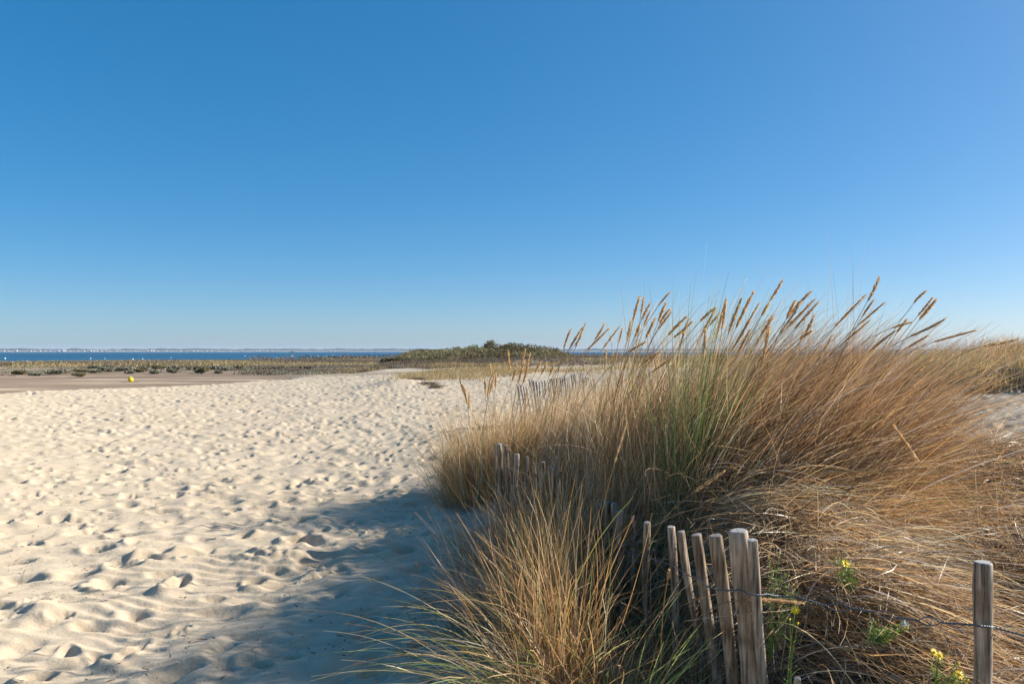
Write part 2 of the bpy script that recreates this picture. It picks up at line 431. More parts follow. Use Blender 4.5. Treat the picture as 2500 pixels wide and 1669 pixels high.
# ------------------------------------------------------------------ boats and buoys
def boat(px, py, wpx, kind, label):
    d = (CZ+1.0)*F/(py-HY); d = min(d, 5200)
    x = (px-CX)/F*d; L = wpx/F*d; z = -1.0
    e = empty('boat', (x, d, z))
    n = 13; t = np.linspace(0, 1, n)
    half = .16*L*np.clip(np.sin(math.pi*np.clip(t*.62+.36, 0, 1)), 0.03, 1); sheer = .10*L+.05*L*t*t
    rows = []
    for k in range(n):
        xx = x-L/2+L*t[k]
        rows.append([[xx, d-half[k], z+sheer[k]], [xx-.02*L*(k == n-1), d-half[k]*.7, z-.03*L], [xx-.02*L*(k == n-1), d+half[k]*.7, z-.03*L], [xx, d+half[k], z+sheer[k]]])
    V = np.array(rows).reshape(-1, 3); Q = []
    for k in range(n-1):
        for j in range(4): Q.append([k*4+j, k*4+(j+1) % 4, (k+1)*4+(j+1) % 4, (k+1)*4+j])
    Q += [[0, 3, 2, 1], [(n-1)*4, (n-1)*4+1, (n-1)*4+2, (n-1)*4+3]]
    mesh_np('hull', V, np.array(Q), M_REDP if kind == 'fish' else M_WHITE, smooth=False, parent=e)
    V, Q = box(x+.05*L, d, z+.12*L, L*.3, L*.16, L*.13); c = mesh_np('cabin', V, Q, M_WHITE, smooth=False, parent=e)
    V, Q = box(x+.05*L, d, z+.17*L, L*.304, L*.164, L*.045); mesh_np('window', V, Q, M_GLASSD, smooth=False, parent=c)
    if kind in ('sail', 'fish'):
        h = .9*L if kind == 'sail' else .45*L
        V, Q = tube([[x-.05*L, d, z+.1*L], [x-.05*L, d, z+h]], L*.014, 6); mesh_np('mast', V, Q, M_WHITE, parent=e)
    tag(e, label, 'boat')
boat(450, 859.9, 12, 'motor', 'white motor boat on the open water right of the yellow buoy')
boat(713, 860.0, 13, 'fish', 'red hulled fishing boat with short mast on the far water')
boat(438, 860.2, 6, 'motor', 'smaller white boat just left of another on open water')
boat(858, 859.8, 5, 'motor', 'tiny white boat near the far shore left of the scrub hill')
boat(130, 859.8, 5, 'motor', 'tiny white boat close to the far shore at the left')
boat(694, 859.8, 5, 'sail', 'small white boat with a thin mast beside the red fishing boat')
boat(1441, 862.5, 9, 'motor', 'grey white boat on the strip of sea behind the seed heads')
def mooring(px, py, dia, label):
    d = (CZ+1.0)*F/(py-HY); x = (px-CX)/F*d; r = dia/F*d/2; z = -1.0
    e = empty('mooring_buoy', (x, d, z))
    a = np.linspace(0, math.pi, 9)
    V, Q = tube([[x, d, z-r*.5+r*(1-math.cos(t))] for t in a], [max(.01, r*math.sin(t)) for t in a], 12, False); mesh_np('float', V, Q, M_WHITE, parent=e)
    V, Q = tube([[x, d, z+r*1.3], [x, d, z+r*2.3]], r*.12, 6); mesh_np('ring_post', V, Q, M_WHITE, parent=e)
    tag(e, label, 'buoy', 'white mooring buoys on the bay')
for k, (px, py, dd) in enumerate([(324, 878.5, 4), (348, 877, 3), (12, 876, 4), (221, 876, 3), (256, 876, 2.5), (417, 874, 2.5), (598, 870, 2.5), (676, 875.5, 4), (712, 871, 4), (776, 870, 3), (797, 871, 3.6), (813, 868, 3)]):
    mooring(px, py, dd, 'white mooring buoy floating on the blue bay')
def yellow_buoy():
    d = 57; x = (319-CX)/F*d; z = tz(x, d); r = 6.6/F*d
    e = empty('marker_buoy', (x, d, z))
    a = np.linspace(0, math.pi, 17)
    V, Q = tube([[x, d, z-.03+r*(1-math.cos(t))] for t in a], [max(.004, r*math.sin(t)) for t in a], 28, False); mesh_np('float', V, Q, M_BUOY, parent=e)
    V, Q = tube([[x, d, z+2*r-.04], [x, d, z+2*r+.03]], .022, 8); mesh_np('lifting_eye', V, Q, M_BUOY, parent=e)
    V, Q = tube([[x+.1+.12*k, d-.2-.1*math.sin(k), z+.015] for k in range(6)], .012, 6); mesh_np('rope', V, Q, M_WIREOLD, parent=e)
    tag(e, 'round yellow buoy stranded on the wet brown sand flat', 'buoy')
yellow_buoy()

# ------------------------------------------------------------------ blades
PAL = {
 'gold': [(.50, .28, .085), (.42, .22, .06), (.58, .37, .15), (.36, .19, .06)],
 'tan': [(.48, .31, .14), (.54, .38, .20), (.38, .22, .09), (.43, .26, .11)],
 'brown': [(.34, .19, .08), (.24, .13, .055), (.40, .24, .105), (.45, .29, .14)],
 'straw': [(.60, .44, .22), (.64, .50, .29), (.50, .34, .15), (.56, .41, .21)],
 'grey': [(.36, .30, .24), (.44, .38, .31), (.26, .20, .15), (.34, .27, .19)],
 'green': [(.14, .19, .06), (.19, .24, .07), (.10, .15, .05), (.28, .27, .08)],
 'lime': [(.38, .36, .08), (.30, .32, .09), (.48, .42, .16), (.22, .27, .07)],
}
def pick(pal, n):
    """pal: list of (name, weight)"""
    names = [p[0] for p in pal]; w = np.array([p[1] for p in pal], float); w /= w.sum()
    idx = rng.choice(len(names), n, p=w)
    out = np.zeros((n, 3))
    for i, nm in enumerate(names):
        m = idx == i; c = np.array(PAL[nm])[rng.integers(0, 4, m.sum())]
        out[m] = c
    return np.clip(out*np.array([[.97, 1., 1.14]])*rng.uniform(.8, 1.7, n)[:, None], 0, .85)
def ribbons(P0, D0, L, bend, W, C, K=8, clampz=False, power=1.2, kink=0., tipw=.25, wig=0.0):
    """curved tapered grass leaves, all in one vertex/quad/colour set"""
    n = len(P0)
    t = (np.arange(K)+.5)/K
    D = D0[:, None, :]+bend[:, None, :]*(t[None, :, None]**power)
    if wig: D = D+rng.normal(0, wig, (n, K, 3)).cumsum(1)*.5
    if kink:
        kk = rng.random(n) < kink; pos = rng.uniform(.3, .8, n)
        kv = rng.normal(0, .9, (n, 3)); kv[:, 2] -= .6
        D = D+np.where(kk[:, None, None] & (t[None, :, None] > pos[:, None, None]), kv[:, None, :], 0)
    D /= np.linalg.norm(D, axis=2)[:, :, None]+1e-9
    P = np.concatenate([P0[:, None, :], P0[:, None, :]+np.cumsum(D*(L/K)[:, None, None], 1)], 1)
    if clampz:
        g = terrain(P[:, :, 0], P[:, :, 1], False)+.008
        P[:, :, 2] = np.maximum(P[:, :, 2], g+rng.uniform(0, .03, (n, 1)))
    rv = rng.normal(0, 1, (n, 3)); Dm = D.mean(1)
    S0 = np.cross(Dm, rv); S0 /= np.linalg.norm(S0, axis=1)[:, None]+1e-9
    Du = Dm/(np.linalg.norm(Dm, axis=1)[:, None]+1e-9); T0 = np.cross(Du, S0)
    tt = np.arange(K+1)/K
    an = rng.normal(0, 1.6, (n, 1))*tt[None, :]+np.cumsum(rng.normal(0, .5, (n, K+1)), 1)
    S_ = S0[:, None, :]*np.cos(an)[:, :, None]+T0[:, None, :]*np.sin(an)[:, :, None]
    w = W[:, None]*(.75+.25*np.minimum(1, tt*6))[None, :]*(1-(1-tipw)*tt**2.2)[None, :]*.5
    A = P-S_*w[:, :, None]; B = P+S_*w[:, :, None]
    V = np.stack([A, B], 2).reshape(-1, 3)
    b = (np.arange(n)*(K+1)*2)[:, None]+(np.arange(K)*2)[None, :]
    Q = np.stack([b, b+1, b+3, b+2], -1).reshape(-1, 4)
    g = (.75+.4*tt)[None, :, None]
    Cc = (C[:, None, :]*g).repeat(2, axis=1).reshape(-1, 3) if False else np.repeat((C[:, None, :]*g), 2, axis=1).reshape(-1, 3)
    return V, Q, Cc, P
def tussock(spots, n, L, lean, spread, bendv, bspread, W, pal, K=8, foot=.07, kink=.04, wig=.0, low=0.0, power=1.2):
    """spots (m,2) foot positions; each leaf grows from one of them"""
    si = rng.integers(0, len(spots), n)
    jit = rng.normal(0, .13, (len(spots), 2)); tint = rng.uniform(.72, 1.25, len(spots)); hgt = rng.uniform(.7, 1.14, len(spots))
    s = spots[si]+rng.normal(0, foot, (n, 2))
    z = terrain(s[:, 0], s[:, 1], False)-.02
    P0 = np.stack([s[:, 0], s[:, 1], z], -1)
    ln = np.array(lean)[None, :] if np.ndim(lean) == 1 else lean(s)
    heavy = np.where(rng.random((n, 1)) < .16, 2.6, 1.)
    D0 = np.concatenate([ln+jit[si]+rng.normal(0, spread, (n, 2))*heavy, np.ones((n, 1))], 1)
    D0 /= np.linalg.norm(D0, axis=1)[:, None]
    bd = np.array(bendv)[None, :] if np.ndim(bendv) == 1 else bendv(s)
    bend = bd+rng.normal(0, bspread, (n, 3))
    Ls = (L[0]+(L[1]-L[0])*rng.random(n)**1.25)*hgt[si]*np.where(rng.random(n) < low, rng.uniform(.4, .8, n), 1)
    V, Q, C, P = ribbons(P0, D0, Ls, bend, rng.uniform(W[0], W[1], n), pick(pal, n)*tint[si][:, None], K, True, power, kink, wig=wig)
    return V, Q, C
def spots_px(px0, px1, d0, d1, n, seed=1):
    r = np.random.default_rng(seed)
    d = r.uniform(d0, d1, n); px = r.uniform(px0, px1, n)
    return np.stack([(px-CX)/F*d, d], -1)

# ------------------------------------------------------------------ seed heads
def seed_mesh(k):
    r = np.random.default_rng(100+k)
    parts = []
    n = 14; t = np.linspace(0, 1, n)
    rad = .22*np.sin(math.pi*np.clip(t*.9+.09, 0, 1))**.7*(1+.2*r.normal(0, .5, n))
    P = np.stack([np.zeros(n), np.zeros(n), t], -1)
    V, Q = tube(P, np.maximum(rad, .03)*.16, 6)
    c = np.tile(np.array([[.62, .43, .23]]), (len(V), 1))
    parts.append((V, Q, c))
    m = 420
    tt = r.uniform(0, .97, m); ph = r.uniform(0, 2*math.pi, m)
    env = (np.sin(math.pi*np.clip(tt*.82+.16, 0, 1))**.55)*(.8+.35*np.sin(tt*23+k))
    gap = (k % 3 == 2) & (np.abs(tt-.35) < .06)
    rr = .052*env*r.uniform(.45, 1.05, m)*np.where(gap, .4, 1)
    base = np.stack([rr*.45*np.cos(ph), rr*.45*np.sin(ph), tt], -1)
    out = np.stack([np.cos(ph)*.30, np.sin(ph)*.30, np.ones(m)], -1); out /= np.linalg.norm(out, axis=1)[:, None]
    ln = r.uniform(.05, .085, m); tip = base+out*ln[:, None]; tip[:, :2] += np.stack([rr*.6*np.cos(ph), rr*.6*np.sin(ph)], -1)
    sd = np.cross(out, r.normal(0, 1, (m, 3))); sd /= np.linalg.norm(sd, axis=1)[:, None]
    wv = .008
    mid = (base*.5+tip*.5)
    V = np.stack([base, mid-sd*wv, tip, mid+sd*wv], 1).reshape(-1, 3); Q = np.arange(4*m).reshape(-1, 4)
    cc = np.array([[.86, .60, .30], [.78, .51, .23], [.66, .41, .17], [.90, .72, .44]])[r.integers(0, 4, m)]
    parts.append((V, Q, np.repeat(cc, 4, 0)))
    V, Q, C = joinvq(parts)
    bow = [.05, -.06, .09, .02, -.03, .12][k]
    V = V.copy(); V[:, 0] += bow*(V[:, 2]**2-V[:, 2]*.2)
    me = bpy.data.meshes.new('seed_head')
    me.from_pydata(V.tolist(), [], Q.tolist()); me.materials.append(M_PLUME)
    a = me.color_attributes.new('Col', 'FLOAT_COLOR', 'POINT'); c4 = np.ones((len(V), 4), np.float32); c4[:, :3] = C
    a.data.foreach_set('color', c4.ravel()); me.polygons.foreach_set('use_smooth', [True]*len(me.polygons))
    return me
SEEDS = [seed_mesh(k) for k in range(6)]
def place_seed(parent, tip, base, width=1.0, depth_jit=.12):
    tip = np.array(tip); base = np.array(base); v = tip-base; L = np.linalg.norm(v)
    o = link('seed_head', SEEDS[random.randrange(6)], parent)
    o.rotation_mode = 'QUATERNION'
    q = Vector((0, 0, 1)).rotation_difference(Vector(v)); from mathutils import Quaternion
    o.rotation_quaternion = q @ Quaternion((0, 0, 1), random.uniform(0, 6.28))
    w = .20*width*(.75+.45*random.random())
    o.scale = (w, w, L)
    o.location = Vector(base-wloc(parent))
def stem_to(base, down, foot):
    """thin culm from foot up to the seed head base: bezier"""
    t = np.linspace(0, 1, 10)[:, None]
    base = np.array(base); foot = np.array(foot)
    L = np.linalg.norm(base-foot)
    c1 = foot+np.array([0, 0, L*.4]); c2 = base-np.array(down)*L*.35
    P = (1-t)**3*foot+3*(1-t)**2*t*c1+3*(1-t)*t*t*c2+t**3*base
    return tube(P, np.linspace(.0026, .0018, 10), 4, False)

CL = {}
def clump(key, label, loc):
    e = empty('marram_grass_clump', (loc[0], loc[1], tz(loc[0], loc[1])))
    tag(e, label, 'grass clump', 'marram grass clumps on the dune'); CL[key] = [e, []]; return e
def pxd(px, d): return ((px-CX)/F*d, d)
clump('left', 'thin golden marram clump with upright seed heads beside the two tallest left fence posts', pxd(1190, 8.6))
clump('pale', 'dense pale marram clump behind the corner of the picket fence', pxd(1360, 7.6))
clump('mid', 'tall tan marram clump with crowded seed heads left of the green tuft', pxd(1530, 5.6))
clump('green', 'upright green marram tuft standing among the brown grass', pxd(1660, 4.9))
clump('brown', 'tall brown marram clump with long seed heads right of the green tuft', pxd(1850, 5.2))
clump('right', 'wind bent brown marram clump leaning far to the right', pxd(2130, 5.0))
clump('front', 'golden marram clump arching pale blades over the shaded sand', pxd(1370, 3.6))
clump('fence', 'low brown marram clump with green blades in front of the short pickets', pxd(1560, 3.2))
clump('bottom', 'coarse dark marram clump at the bottom edge left of the split post', pxd(1400, 2.6))
clump('orange', 'orange brown marram clump right of the lone round post', pxd(2470, 3.4))
clump('sparse', 'sparse upright dead stems in front of the bare sand at right', pxd(2330, 5.6))

BR = [('brown', 4), ('tan', 4), ('straw', 1.5), ('gold', 2), ('green', .5)]
def add(key, *a, **k): CL[key][1].append(tussock(*a, **k))
# left sparse clump (depth 8 to 9.5)
sp = spots_px(1120, 1270, 8.0, 9.2, 16, 2)
def lean_left(s): return np.stack([(s[:, 0]+.15)*.45+.02, (s[:, 1]*0)], -1)
add('left', sp, 2600, (.45, 1.05), lean_left, .13, lambda s: np.stack([(s[:, 0]+.1)*.5, s[:, 0]*0, s[:, 0]*0-.25], -1), .28, (.003, .0055), [('gold', 5), ('tan', 4), ('green', 1), ('straw', 2)], foot=.13)
add('left', sp[:8], 700, (.3, .6), (-.5, -.1), .35, (-.5, -.2, -.7), .3, (.003, .005), [('gold', 3), ('brown', 3)], foot=.12)
sp = spots_px(1110, 1290, 8.0, 9.4, 14, 52)
add('left', sp, 520, (.7, 1.45), (.03, 0), .14, (.1, 0, -.25), .3, (.004, .0065), [('gold', 4), ('straw', 4), ('lime', 1), ('tan', 3)], foot=.12)
# pale clump
sp = spots_px(1265, 1470, 6.9, 8.6, 26, 3)
add('pale', sp, 3800, (.5, .92), (.22, 0), .2, (.45, -.05, -.45), .3, (.003, .0055), [('straw', 5), ('tan', 5), ('grey', 1), ('green', .4), ('brown', 2)], foot=.14, low=.3)
sp = spots_px(1420, 1560, 5.8, 7.2, 16, 4)
add('pale', sp, 2600, (.55, 1.05), (.15, 0), .22, (.5, -.1, -.6), .3, (.003, .0055), [('straw', 4), ('tan', 4), ('green', .7), ('brown', 2)], foot=.14, low=.3)
sp = spots_px(1270, 1440, 8.5, 10.5, 26, 31)
add('pale', sp, 1500, (.55, 1.0), (.2, 0), .22, (.45, 0, -.4), .3, (.004, .007), [('straw', 5), ('tan', 3)], foot=.2)
sp = spots_px(1270, 1460, 10.5, 15, 34, 32)
add('pale', sp, 1500, (.4, .95), (.2, 0), .25, (.4, 0, -.4), .3, (.005, .009), [('straw', 5), ('tan', 3), ('gold', 1)], foot=.25)
# mid
sp = spots_px(1470, 1660, 4.9, 6.0, 24, 5)
add('mid', sp, 4300, (.6, 1.42), (.22, 0), .17, (.5, 0, -.45), .24, (.0035, .006), [('tan', 5), ('brown', 4), ('straw', 2.5), ('green', .7)], foot=.11, low=.25)
# green tuft
sp = spots_px(1640, 1690, 4.7, 5.0, 5, 6)
add('green', sp, 330, (.85, 1.35), (.02, 0), .12, (.08, 0, -.12), .16, (.0035, .006), [('green', 5), ('lime', 1), ('tan', 3)], foot=.07, low=.3)
# brown
sp = spots_px(1690, 1985, 4.7, 6.2, 40, 7)
add('brown', sp, 8200, (.65, 1.38), (.32, 0), .15, (.6, 0, -.42), .2, (.0035, .006), [('brown', 6), ('tan', 4), ('gold', 1.5), ('grey', 1), ('green', .4)], foot=.12, low=.25)
# long leaves sweeping right over the crest of the flattened grass
sp = spots_px(1560, 1980, 4.25, 4.9, 34, 41)
add('brown', sp, 3600, (.45, 1.15), (.75, -.12), .3, (.9, -.25, -.85), .35, (.003, .0055), [('tan', 4), ('brown', 4), ('straw', 2), ('gold', 3), ('green', .4)], foot=.14, K=10)
sp = spots_px(1900, 2090, 4.1, 4.8, 20, 42)
add('right', sp, 1800, (.4, .95), (.7, -.2), .35, (.8, -.3, -.9), .4, (.003, .0055), [('tan', 4), ('brown', 5), ('gold', 3)], foot=.14, K=10)
# right, more bent
sp = spots_px(1940, 2070, 4.6, 5.8, 28, 8)
add('right', sp, 6400, (.6, 1.36), (.45, 0), .17, (.75, 0, -.36), .2, (.0035, .006), [('brown', 7), ('tan', 3), ('gold', 1.5), ('grey', 1)], foot=.12, low=.3)
sp = spots_px(1960, 2150, 4.6, 5.6, 20, 28)
add('right', sp, 260, (1.1, 1.5), (.45, 0), .2, (1.1, 0, -.5), .3, (.0016, .0026), [('brown', 5), ('tan', 3)], foot=.12)
# long thin wisps above everything
sp = spots_px(1480, 2100, 4.8, 5.6, 30, 9)
add('brown', sp, 420, (1.15, 1.55), (.22, 0), .2, (.35, 0, -.2), .28, (.0015, .0026), [('brown', 4), ('green', 2), ('tan', 3)], foot=.15, kink=.15)
sp = spots_px(2040, 2080, 5.0, 5.2, 3, 10)
add('brown', sp, 26, (1.35, 1.75), (.02, 0), .06, (-.05, 0, 0), .15, (.0022, .0032), [('tan', 1)], foot=.05)
# front clump
sp = spots_px(1285, 1440, 3.3, 5.0, 24, 11)
add('front', sp, 1500, (.35, 1.15), (.0, 0), .17, (-.06, 0, -.3), .35, (.003, .0055), [('gold', 6), ('tan', 4), ('brown', 2), ('lime', .8), ('green', .5)], foot=.07, low=.3)
sp = spots_px(1300, 1420, 3.2, 3.7, 6, 12)
add('front', sp, 150, (.8, 1.15), (-.5, -.1), .22, (-.75, -.1, -1.25), .3, (.0045, .0065), [('straw', 4), ('lime', 3), ('gold', 1)], foot=.08, kink=.02, power=1.5, K=14)
add('front', sp, 520, (.4, .75), (-.3, -.2), .3, (-.35, -.2, -1.2), .4, (.003, .005), [('gold', 4), ('brown', 4), ('straw', 2)], foot=.1, K=10)
sp = spots_px(1150, 1330, 4.3, 6.4, 16, 13)
add('front', sp, 1500, (.35, .8), (-.1, 0), .3, (-.3, 0, -.5), .35, (.003, .005), [('brown', 5), ('gold', 3), ('grey', 2)], foot=.1)
sp = spots_px(1330, 1430, 4.4, 5.6, 10, 17)
add('front', sp, 800, (.55, 1.0), (-.04, 0), .15, (-.1, 0, -.25), .3, (.003, .005), [('gold', 6), ('tan', 4), ('straw', 2), ('green', .5)], foot=.08)
# fence clump
sp = spots_px(1440, 1740, 2.9, 3.8, 22, 14)
add('fence', sp, 1700, (.25, .62), (-.08, 0), .32, (.1, -.15, -.9), .6, (.003, .005), [('gold', 5), ('brown', 5), ('tan', 3), ('green', .3)], foot=.07, K=9)
sp = spots_px(1480, 1560, 3.1, 3.3, 3, 15)
add('fence', sp, 36, (.6, .85), (.2, 0), .2, (.4, 0, -.2), .2, (.005, .0075), [('lime', 5), ('green', 3)], foot=.06)
sp = spots_px(1400, 1700, 3.6, 4.4, 14, 24)
add('front', sp, 160, (.35, .8), (-.02, 0), .2, (.0, -.1, -.4), .4, (.003, .005), [('gold', 6), ('tan', 4), ('straw', 2)], foot=.1)
# bottom
sp = spots_px(1180, 1720, 2.3, 2.85, 30, 16)
add('bottom', sp, 1900, (.3, .62), (-.1, 0), .45, (0, -.1, -1.1), .7, (.003, .005), [('brown', 6), ('grey', 2), ('gold', 4), ('green', .5)], foot=.07, K=9)
# orange
sp = spots_px(2400, 2620, 3.0, 4.0, 14, 18)
add('orange', sp, 1100, (.2, .6), (-.2, 0), .4, (-.4, -.2, -.7), .6, (.003, .005), [('gold', 7), ('brown', 3), ('tan', 2)], foot=.08)
sp = spots_px(2230, 2480, 5.0, 6.2, 16, 19)
add('sparse', sp, 420, (.25, .65), (.1, 0), .3, (.2, 0, -.3), .5, (.003, .005), [('gold', 4), ('brown', 4)], foot=.1, kink=.2)

# seed heads: (tip px,py, base px,py) in photo pixels -> clump, depth
def c3(l): return [(1100+a/2.936, 620+b/2.936, 1100+c/2.936, 620+d/2.936) for a, b, c, d in l]
def c4(l): return [(1700+a/2.936, 620+b/2.936, 1700+c/2.936, 620+d/2.936) for a, b, c, d in l]
SH = []
SH += [('pale', 6.6, s, .8) for s in c3([(850, 530, 812, 680), (970, 490, 890, 680), (945, 520, 850, 680), (950, 585, 890, 650), (1112, 500, 1035, 615), (1140, 535, 970, 695), (1212, 515, 1090, 680), (1235, 530, 1205, 635), (1120, 680, 1110, 760), (1165, 700, 1155, 770), (1195, 710, 1170, 780)])]
SH += [('left', 8.4, s, 1.15) for s in c3([(412, 690, 425, 850), (525, 680, 510, 800), (575, 710, 540, 830), (525, 760, 485, 930), (565, 790, 520, 920), (490, 790, 440, 910), (645, 765, 605, 850), (695, 780, 650, 860), (745, 790, 710, 870), (280, 790, 290, 870), (245, 870, 250, 1000), (285, 880, 265, 1020), (310, 870, 280, 1000), (330, 850, 320, 960), (60, 900, 130, 1080), (100, 935, 120, 1080), (135, 985, 130, 1120)])]
SH += [('mid', 5.2, s, 1) for s in c3([(1348, 300, 1308, 480), (1385, 308, 1365, 430), (1428, 348, 1370, 470), (1425, 400, 1385, 520), (1572, 265, 1490, 370), (1545, 340, 1490, 480), (1562, 380, 1500, 500), (1580, 410, 1490, 540), (1470, 455, 1400, 600), (1300, 475, 1265, 620), (1355, 510, 1325, 590), (1695, 440, 1560, 580), (1692, 460, 1640, 700), (1400, 620, 1280, 700), (1740, 490, 1600, 600), (1580, 740, 1440, 850), (1500, 690, 1370, 790), (1555, 970, 1500, 1090), (1340, 1070, 1335, 1230)])]
SH += [('brown', 5.0, s, 1) for s in c3([(1900, 370, 1790, 480), (1895, 390, 1800, 580), (1835, 540, 1812, 760), (1935, 425, 1855, 510), (1980, 315, 1945, 540), (1965, 330, 1905, 610), (2078, 315, 1990, 575), (2168, 265, 2045, 530), (2210, 360, 2010, 700), (2150, 545, 2060, 700), (2310, 440, 2220, 590), (2290, 520, 2240, 740)])]
SH += [('brown', 5.0, s, 1) for s in c4([(625, 188, 525, 340), (520, 345, 470, 440), (808, 258, 650, 460), (850, 320, 640, 540), (880, 340, 700, 540), (745, 370, 600, 570), (710, 330, 650, 450), (545, 445, 430, 640), (525, 505, 480, 740), (860, 440, 760, 600), (830, 545, 740, 610), (985, 580, 850, 800)])]
SH += [('right', 4.9, s, 1) for s in c4([(1210, 290, 990, 525), (1330, 165, 1230, 335), (1270, 320, 1190, 450), (1355, 345, 1160, 510), (1250, 475, 1050, 640), (1640, 252, 1560, 350), (1700, 315, 1590, 440), (1725, 320, 1600, 470), (1505, 465, 1440, 560), (1550, 480, 1400, 530), (1415, 545, 1240, 700), (1800, 480, 1530, 590), (1660, 580, 1500, 680), (2000, 545, 1700, 630), (2310, 620, 2060, 660), (1690, 740, 1440, 960), (1620, 800, 1440, 1000)])]
SH += [('right', 4.0, (2240, 1123, 2178, 1035), .9), ('right', 4.2, (2320, 1032, 2272, 1049), .7), ('right', 3.9, (2285, 1140, 2183, 1146), .8), ('right', 3.8, (2187, 1191, 2070, 1200), .9),
       ('mid', 4.0, (1770, 1150, 1690, 1203), .9), ('fence', 2.85, (1960, 1467, 1825, 1462), 1.), ('fence', 3.0, (1637, 1385, 1630, 1415), .8), ('front', 3.9, (1530, 1030, 1500, 1130), .5)]
def seeds():
    for key, d, (tx, ty, bx, by), wd in SH:
        e, parts = CL[key]
        dd = d+random.uniform(-.25, .25) if d > 4.5 else d
        tip = at(tx, ty, dd+random.uniform(-.05, .05)); base = at(bx, by, dd)
        place_seed(e, tip, base, wd*(1 if d < 6 else 1.15))
        down = (tip-base)/np.linalg.norm(tip-base)
        L = .75 if d > 4.5 else .45
        fx = base[0]-down[0]*L*.75; fz = tz(fx, dd+.1)
        V, Q = stem_to(base, down, (fx, dd+.1, min(fz, base[2]-.1)))
        parts.append((V, Q, np.tile([[.34, .23, .10]], (len(V), 1))))
seeds()
for key, (e, parts) in CL.items():
    V, Q, C = joinvq(parts)
    mesh_np('blades', V, Q, M_BLADE, C, parent=e, smooth=True)

# ------------------------------------------------------------------ matted dry grass over the dune flank
def thatch():
    parts = []
    def lay(n, xr, yr, ang, aspr, L, lift, pal, W=(.003, .0055), test=None, layer=.22):
        x = rng.uniform(*xr, n*2); y = rng.uniform(*yr, n*2)
        e = x-x_edge(y)
        ok = (e > .12+rng.uniform(0, .25, len(x))) & (x < 3.3+(y-3)*.14+rng.normal(0, .15, len(x))) & ((vnoise(x*2.1, y*2.1, 91) > -.38) | (y < 3.3))
        ok &= np.exp(-(((x-1.93)/.32)**2+((y-3.05)/.52)**2)) < rng.uniform(.3, 1.0, len(x))
        if test is not None: ok &= test(x, y)
        x = x[ok][:n]; y = y[ok][:n]; n = len(x)
        swirl = fbm(x, y, 1.1, 33)*2.4
        a = ang(x, y)+swirl+rng.normal(0, aspr, n)
        lf = rng.uniform(.0, lift*1.3, n)
        D0 = np.stack([np.cos(a), np.sin(a), lf+rng.normal(0, .1, n)], -1); D0 /= np.linalg.norm(D0, axis=1)[:, None]
        bend = np.stack([rng.normal(0, .45, n), rng.normal(0, .45, n), -lf*1.9-rng.uniform(0, .15, n)], -1)
        bulge = sstep((x-x_edge(y))/.7)*np.clip(1+1.5*fbm(x, y, 1.6, 44), .15, 2)
        z = terrain(x, y, False)+rng.random(n)*layer*bulge*np.interp(y, [2.4, 2.8, 3.2], [.35, .6, 1.])
        Ls = rng.uniform(*L, n)
        c = pick(pal, n)
        greyish = sstep(fbm(x, y, .9, 61)*2+.3)[:, None]
        c = c*(1-.3*greyish)+.3*greyish*np.array([[.34, .28, .22]])
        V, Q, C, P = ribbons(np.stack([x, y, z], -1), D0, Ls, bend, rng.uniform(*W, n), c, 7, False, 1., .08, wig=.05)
        parts.append((V, Q, C))
    # foreground flank: strands pour to the right and toward the viewer
    lay(21000, (.7, 3.6), (2.3, 4.2), lambda x, y: -.6-0*x, .55, (.25, .7), .35, [('tan', 4), ('gold', 3), ('straw', 3), ('brown', 3), ('grey', 2)])
    lay(17000, (.4, 3.8), (3.6, 5.4), lambda x, y: -.1+.5*(x-1.5), .6, (.3, .8), .4, [('tan', 4), ('straw', 2), ('brown', 5), ('gold', 3), ('green', .3)])
    lay(9000, (1.8, 4.2), (4.0, 6.0), lambda x, y: -.5+0*x, .7, (.2, .5), .4, [('grey', 5), ('tan', 4), ('brown', 3)], layer=.12)
    lay(3500, (1.0, 2.6), (1.85, 2.6), lambda x, y: -.3-0*x, .7, (.2, .5), .5, [('tan', 4), ('brown', 4), ('gold', 3)])
    lay(5000, (.75, 3.4), (2.6, 5.0), lambda x, y: 1.2+0*x, 1.2, (.15, .45), .5, [('grey', 3), ('straw', 3), ('tan', 3), ('brown', 3)], layer=.42)
    # bright straw sheaf fanning from behind the short pickets
    lay(900, (.55, 1.2), (4.2, 4.7), lambda x, y: -.12+0*x, .16, (.6, 1.0), .45, [('straw', 6), ('gold', 1)], W=(.003, .005), layer=.35)
    lay(260, (1.0, 1.6), (3.4, 3.9), lambda x, y: .45+0*x, .12, (.5, .9), .5, [('straw', 6)], W=(.003, .005), layer=.33)
    # loose upright stragglers
    n = 1100; x = rng.uniform(.9, 3.8, n); y = rng.uniform(2.6, 5.6, n)
    z = terrain(x, y, False)+.1
    D0 = np.stack([rng.normal(.3, .5, n), rng.normal(-.1, .4, n), rng.uniform(.3, 1, n)], -1); D0 /= np.linalg.norm(D0, axis=1)[:, None]
    V, Q, C, P = ribbons(np.stack([x, y, z], -1), D0, rng.uniform(.2, .55, n), np.stack([rng.normal(.2, .5, n), rng.normal(0, .5, n), rng.normal(-1.0, .6, n)], -1), rng.uniform(.0022, .004, n), pick([('tan', 3), ('straw', 3), ('brown', 3)], n), 10, False, 1.3, .1)
    parts.append((V, Q, C))
    V, Q, C = joinvq(parts)
    o = mesh_np('matted_grass', V, Q, M_BLADE, C)
    tag(o, 'matted dry golden grass lying flattened over the dune behind the wire', 'dry grass', None, 'stuff')
thatch()

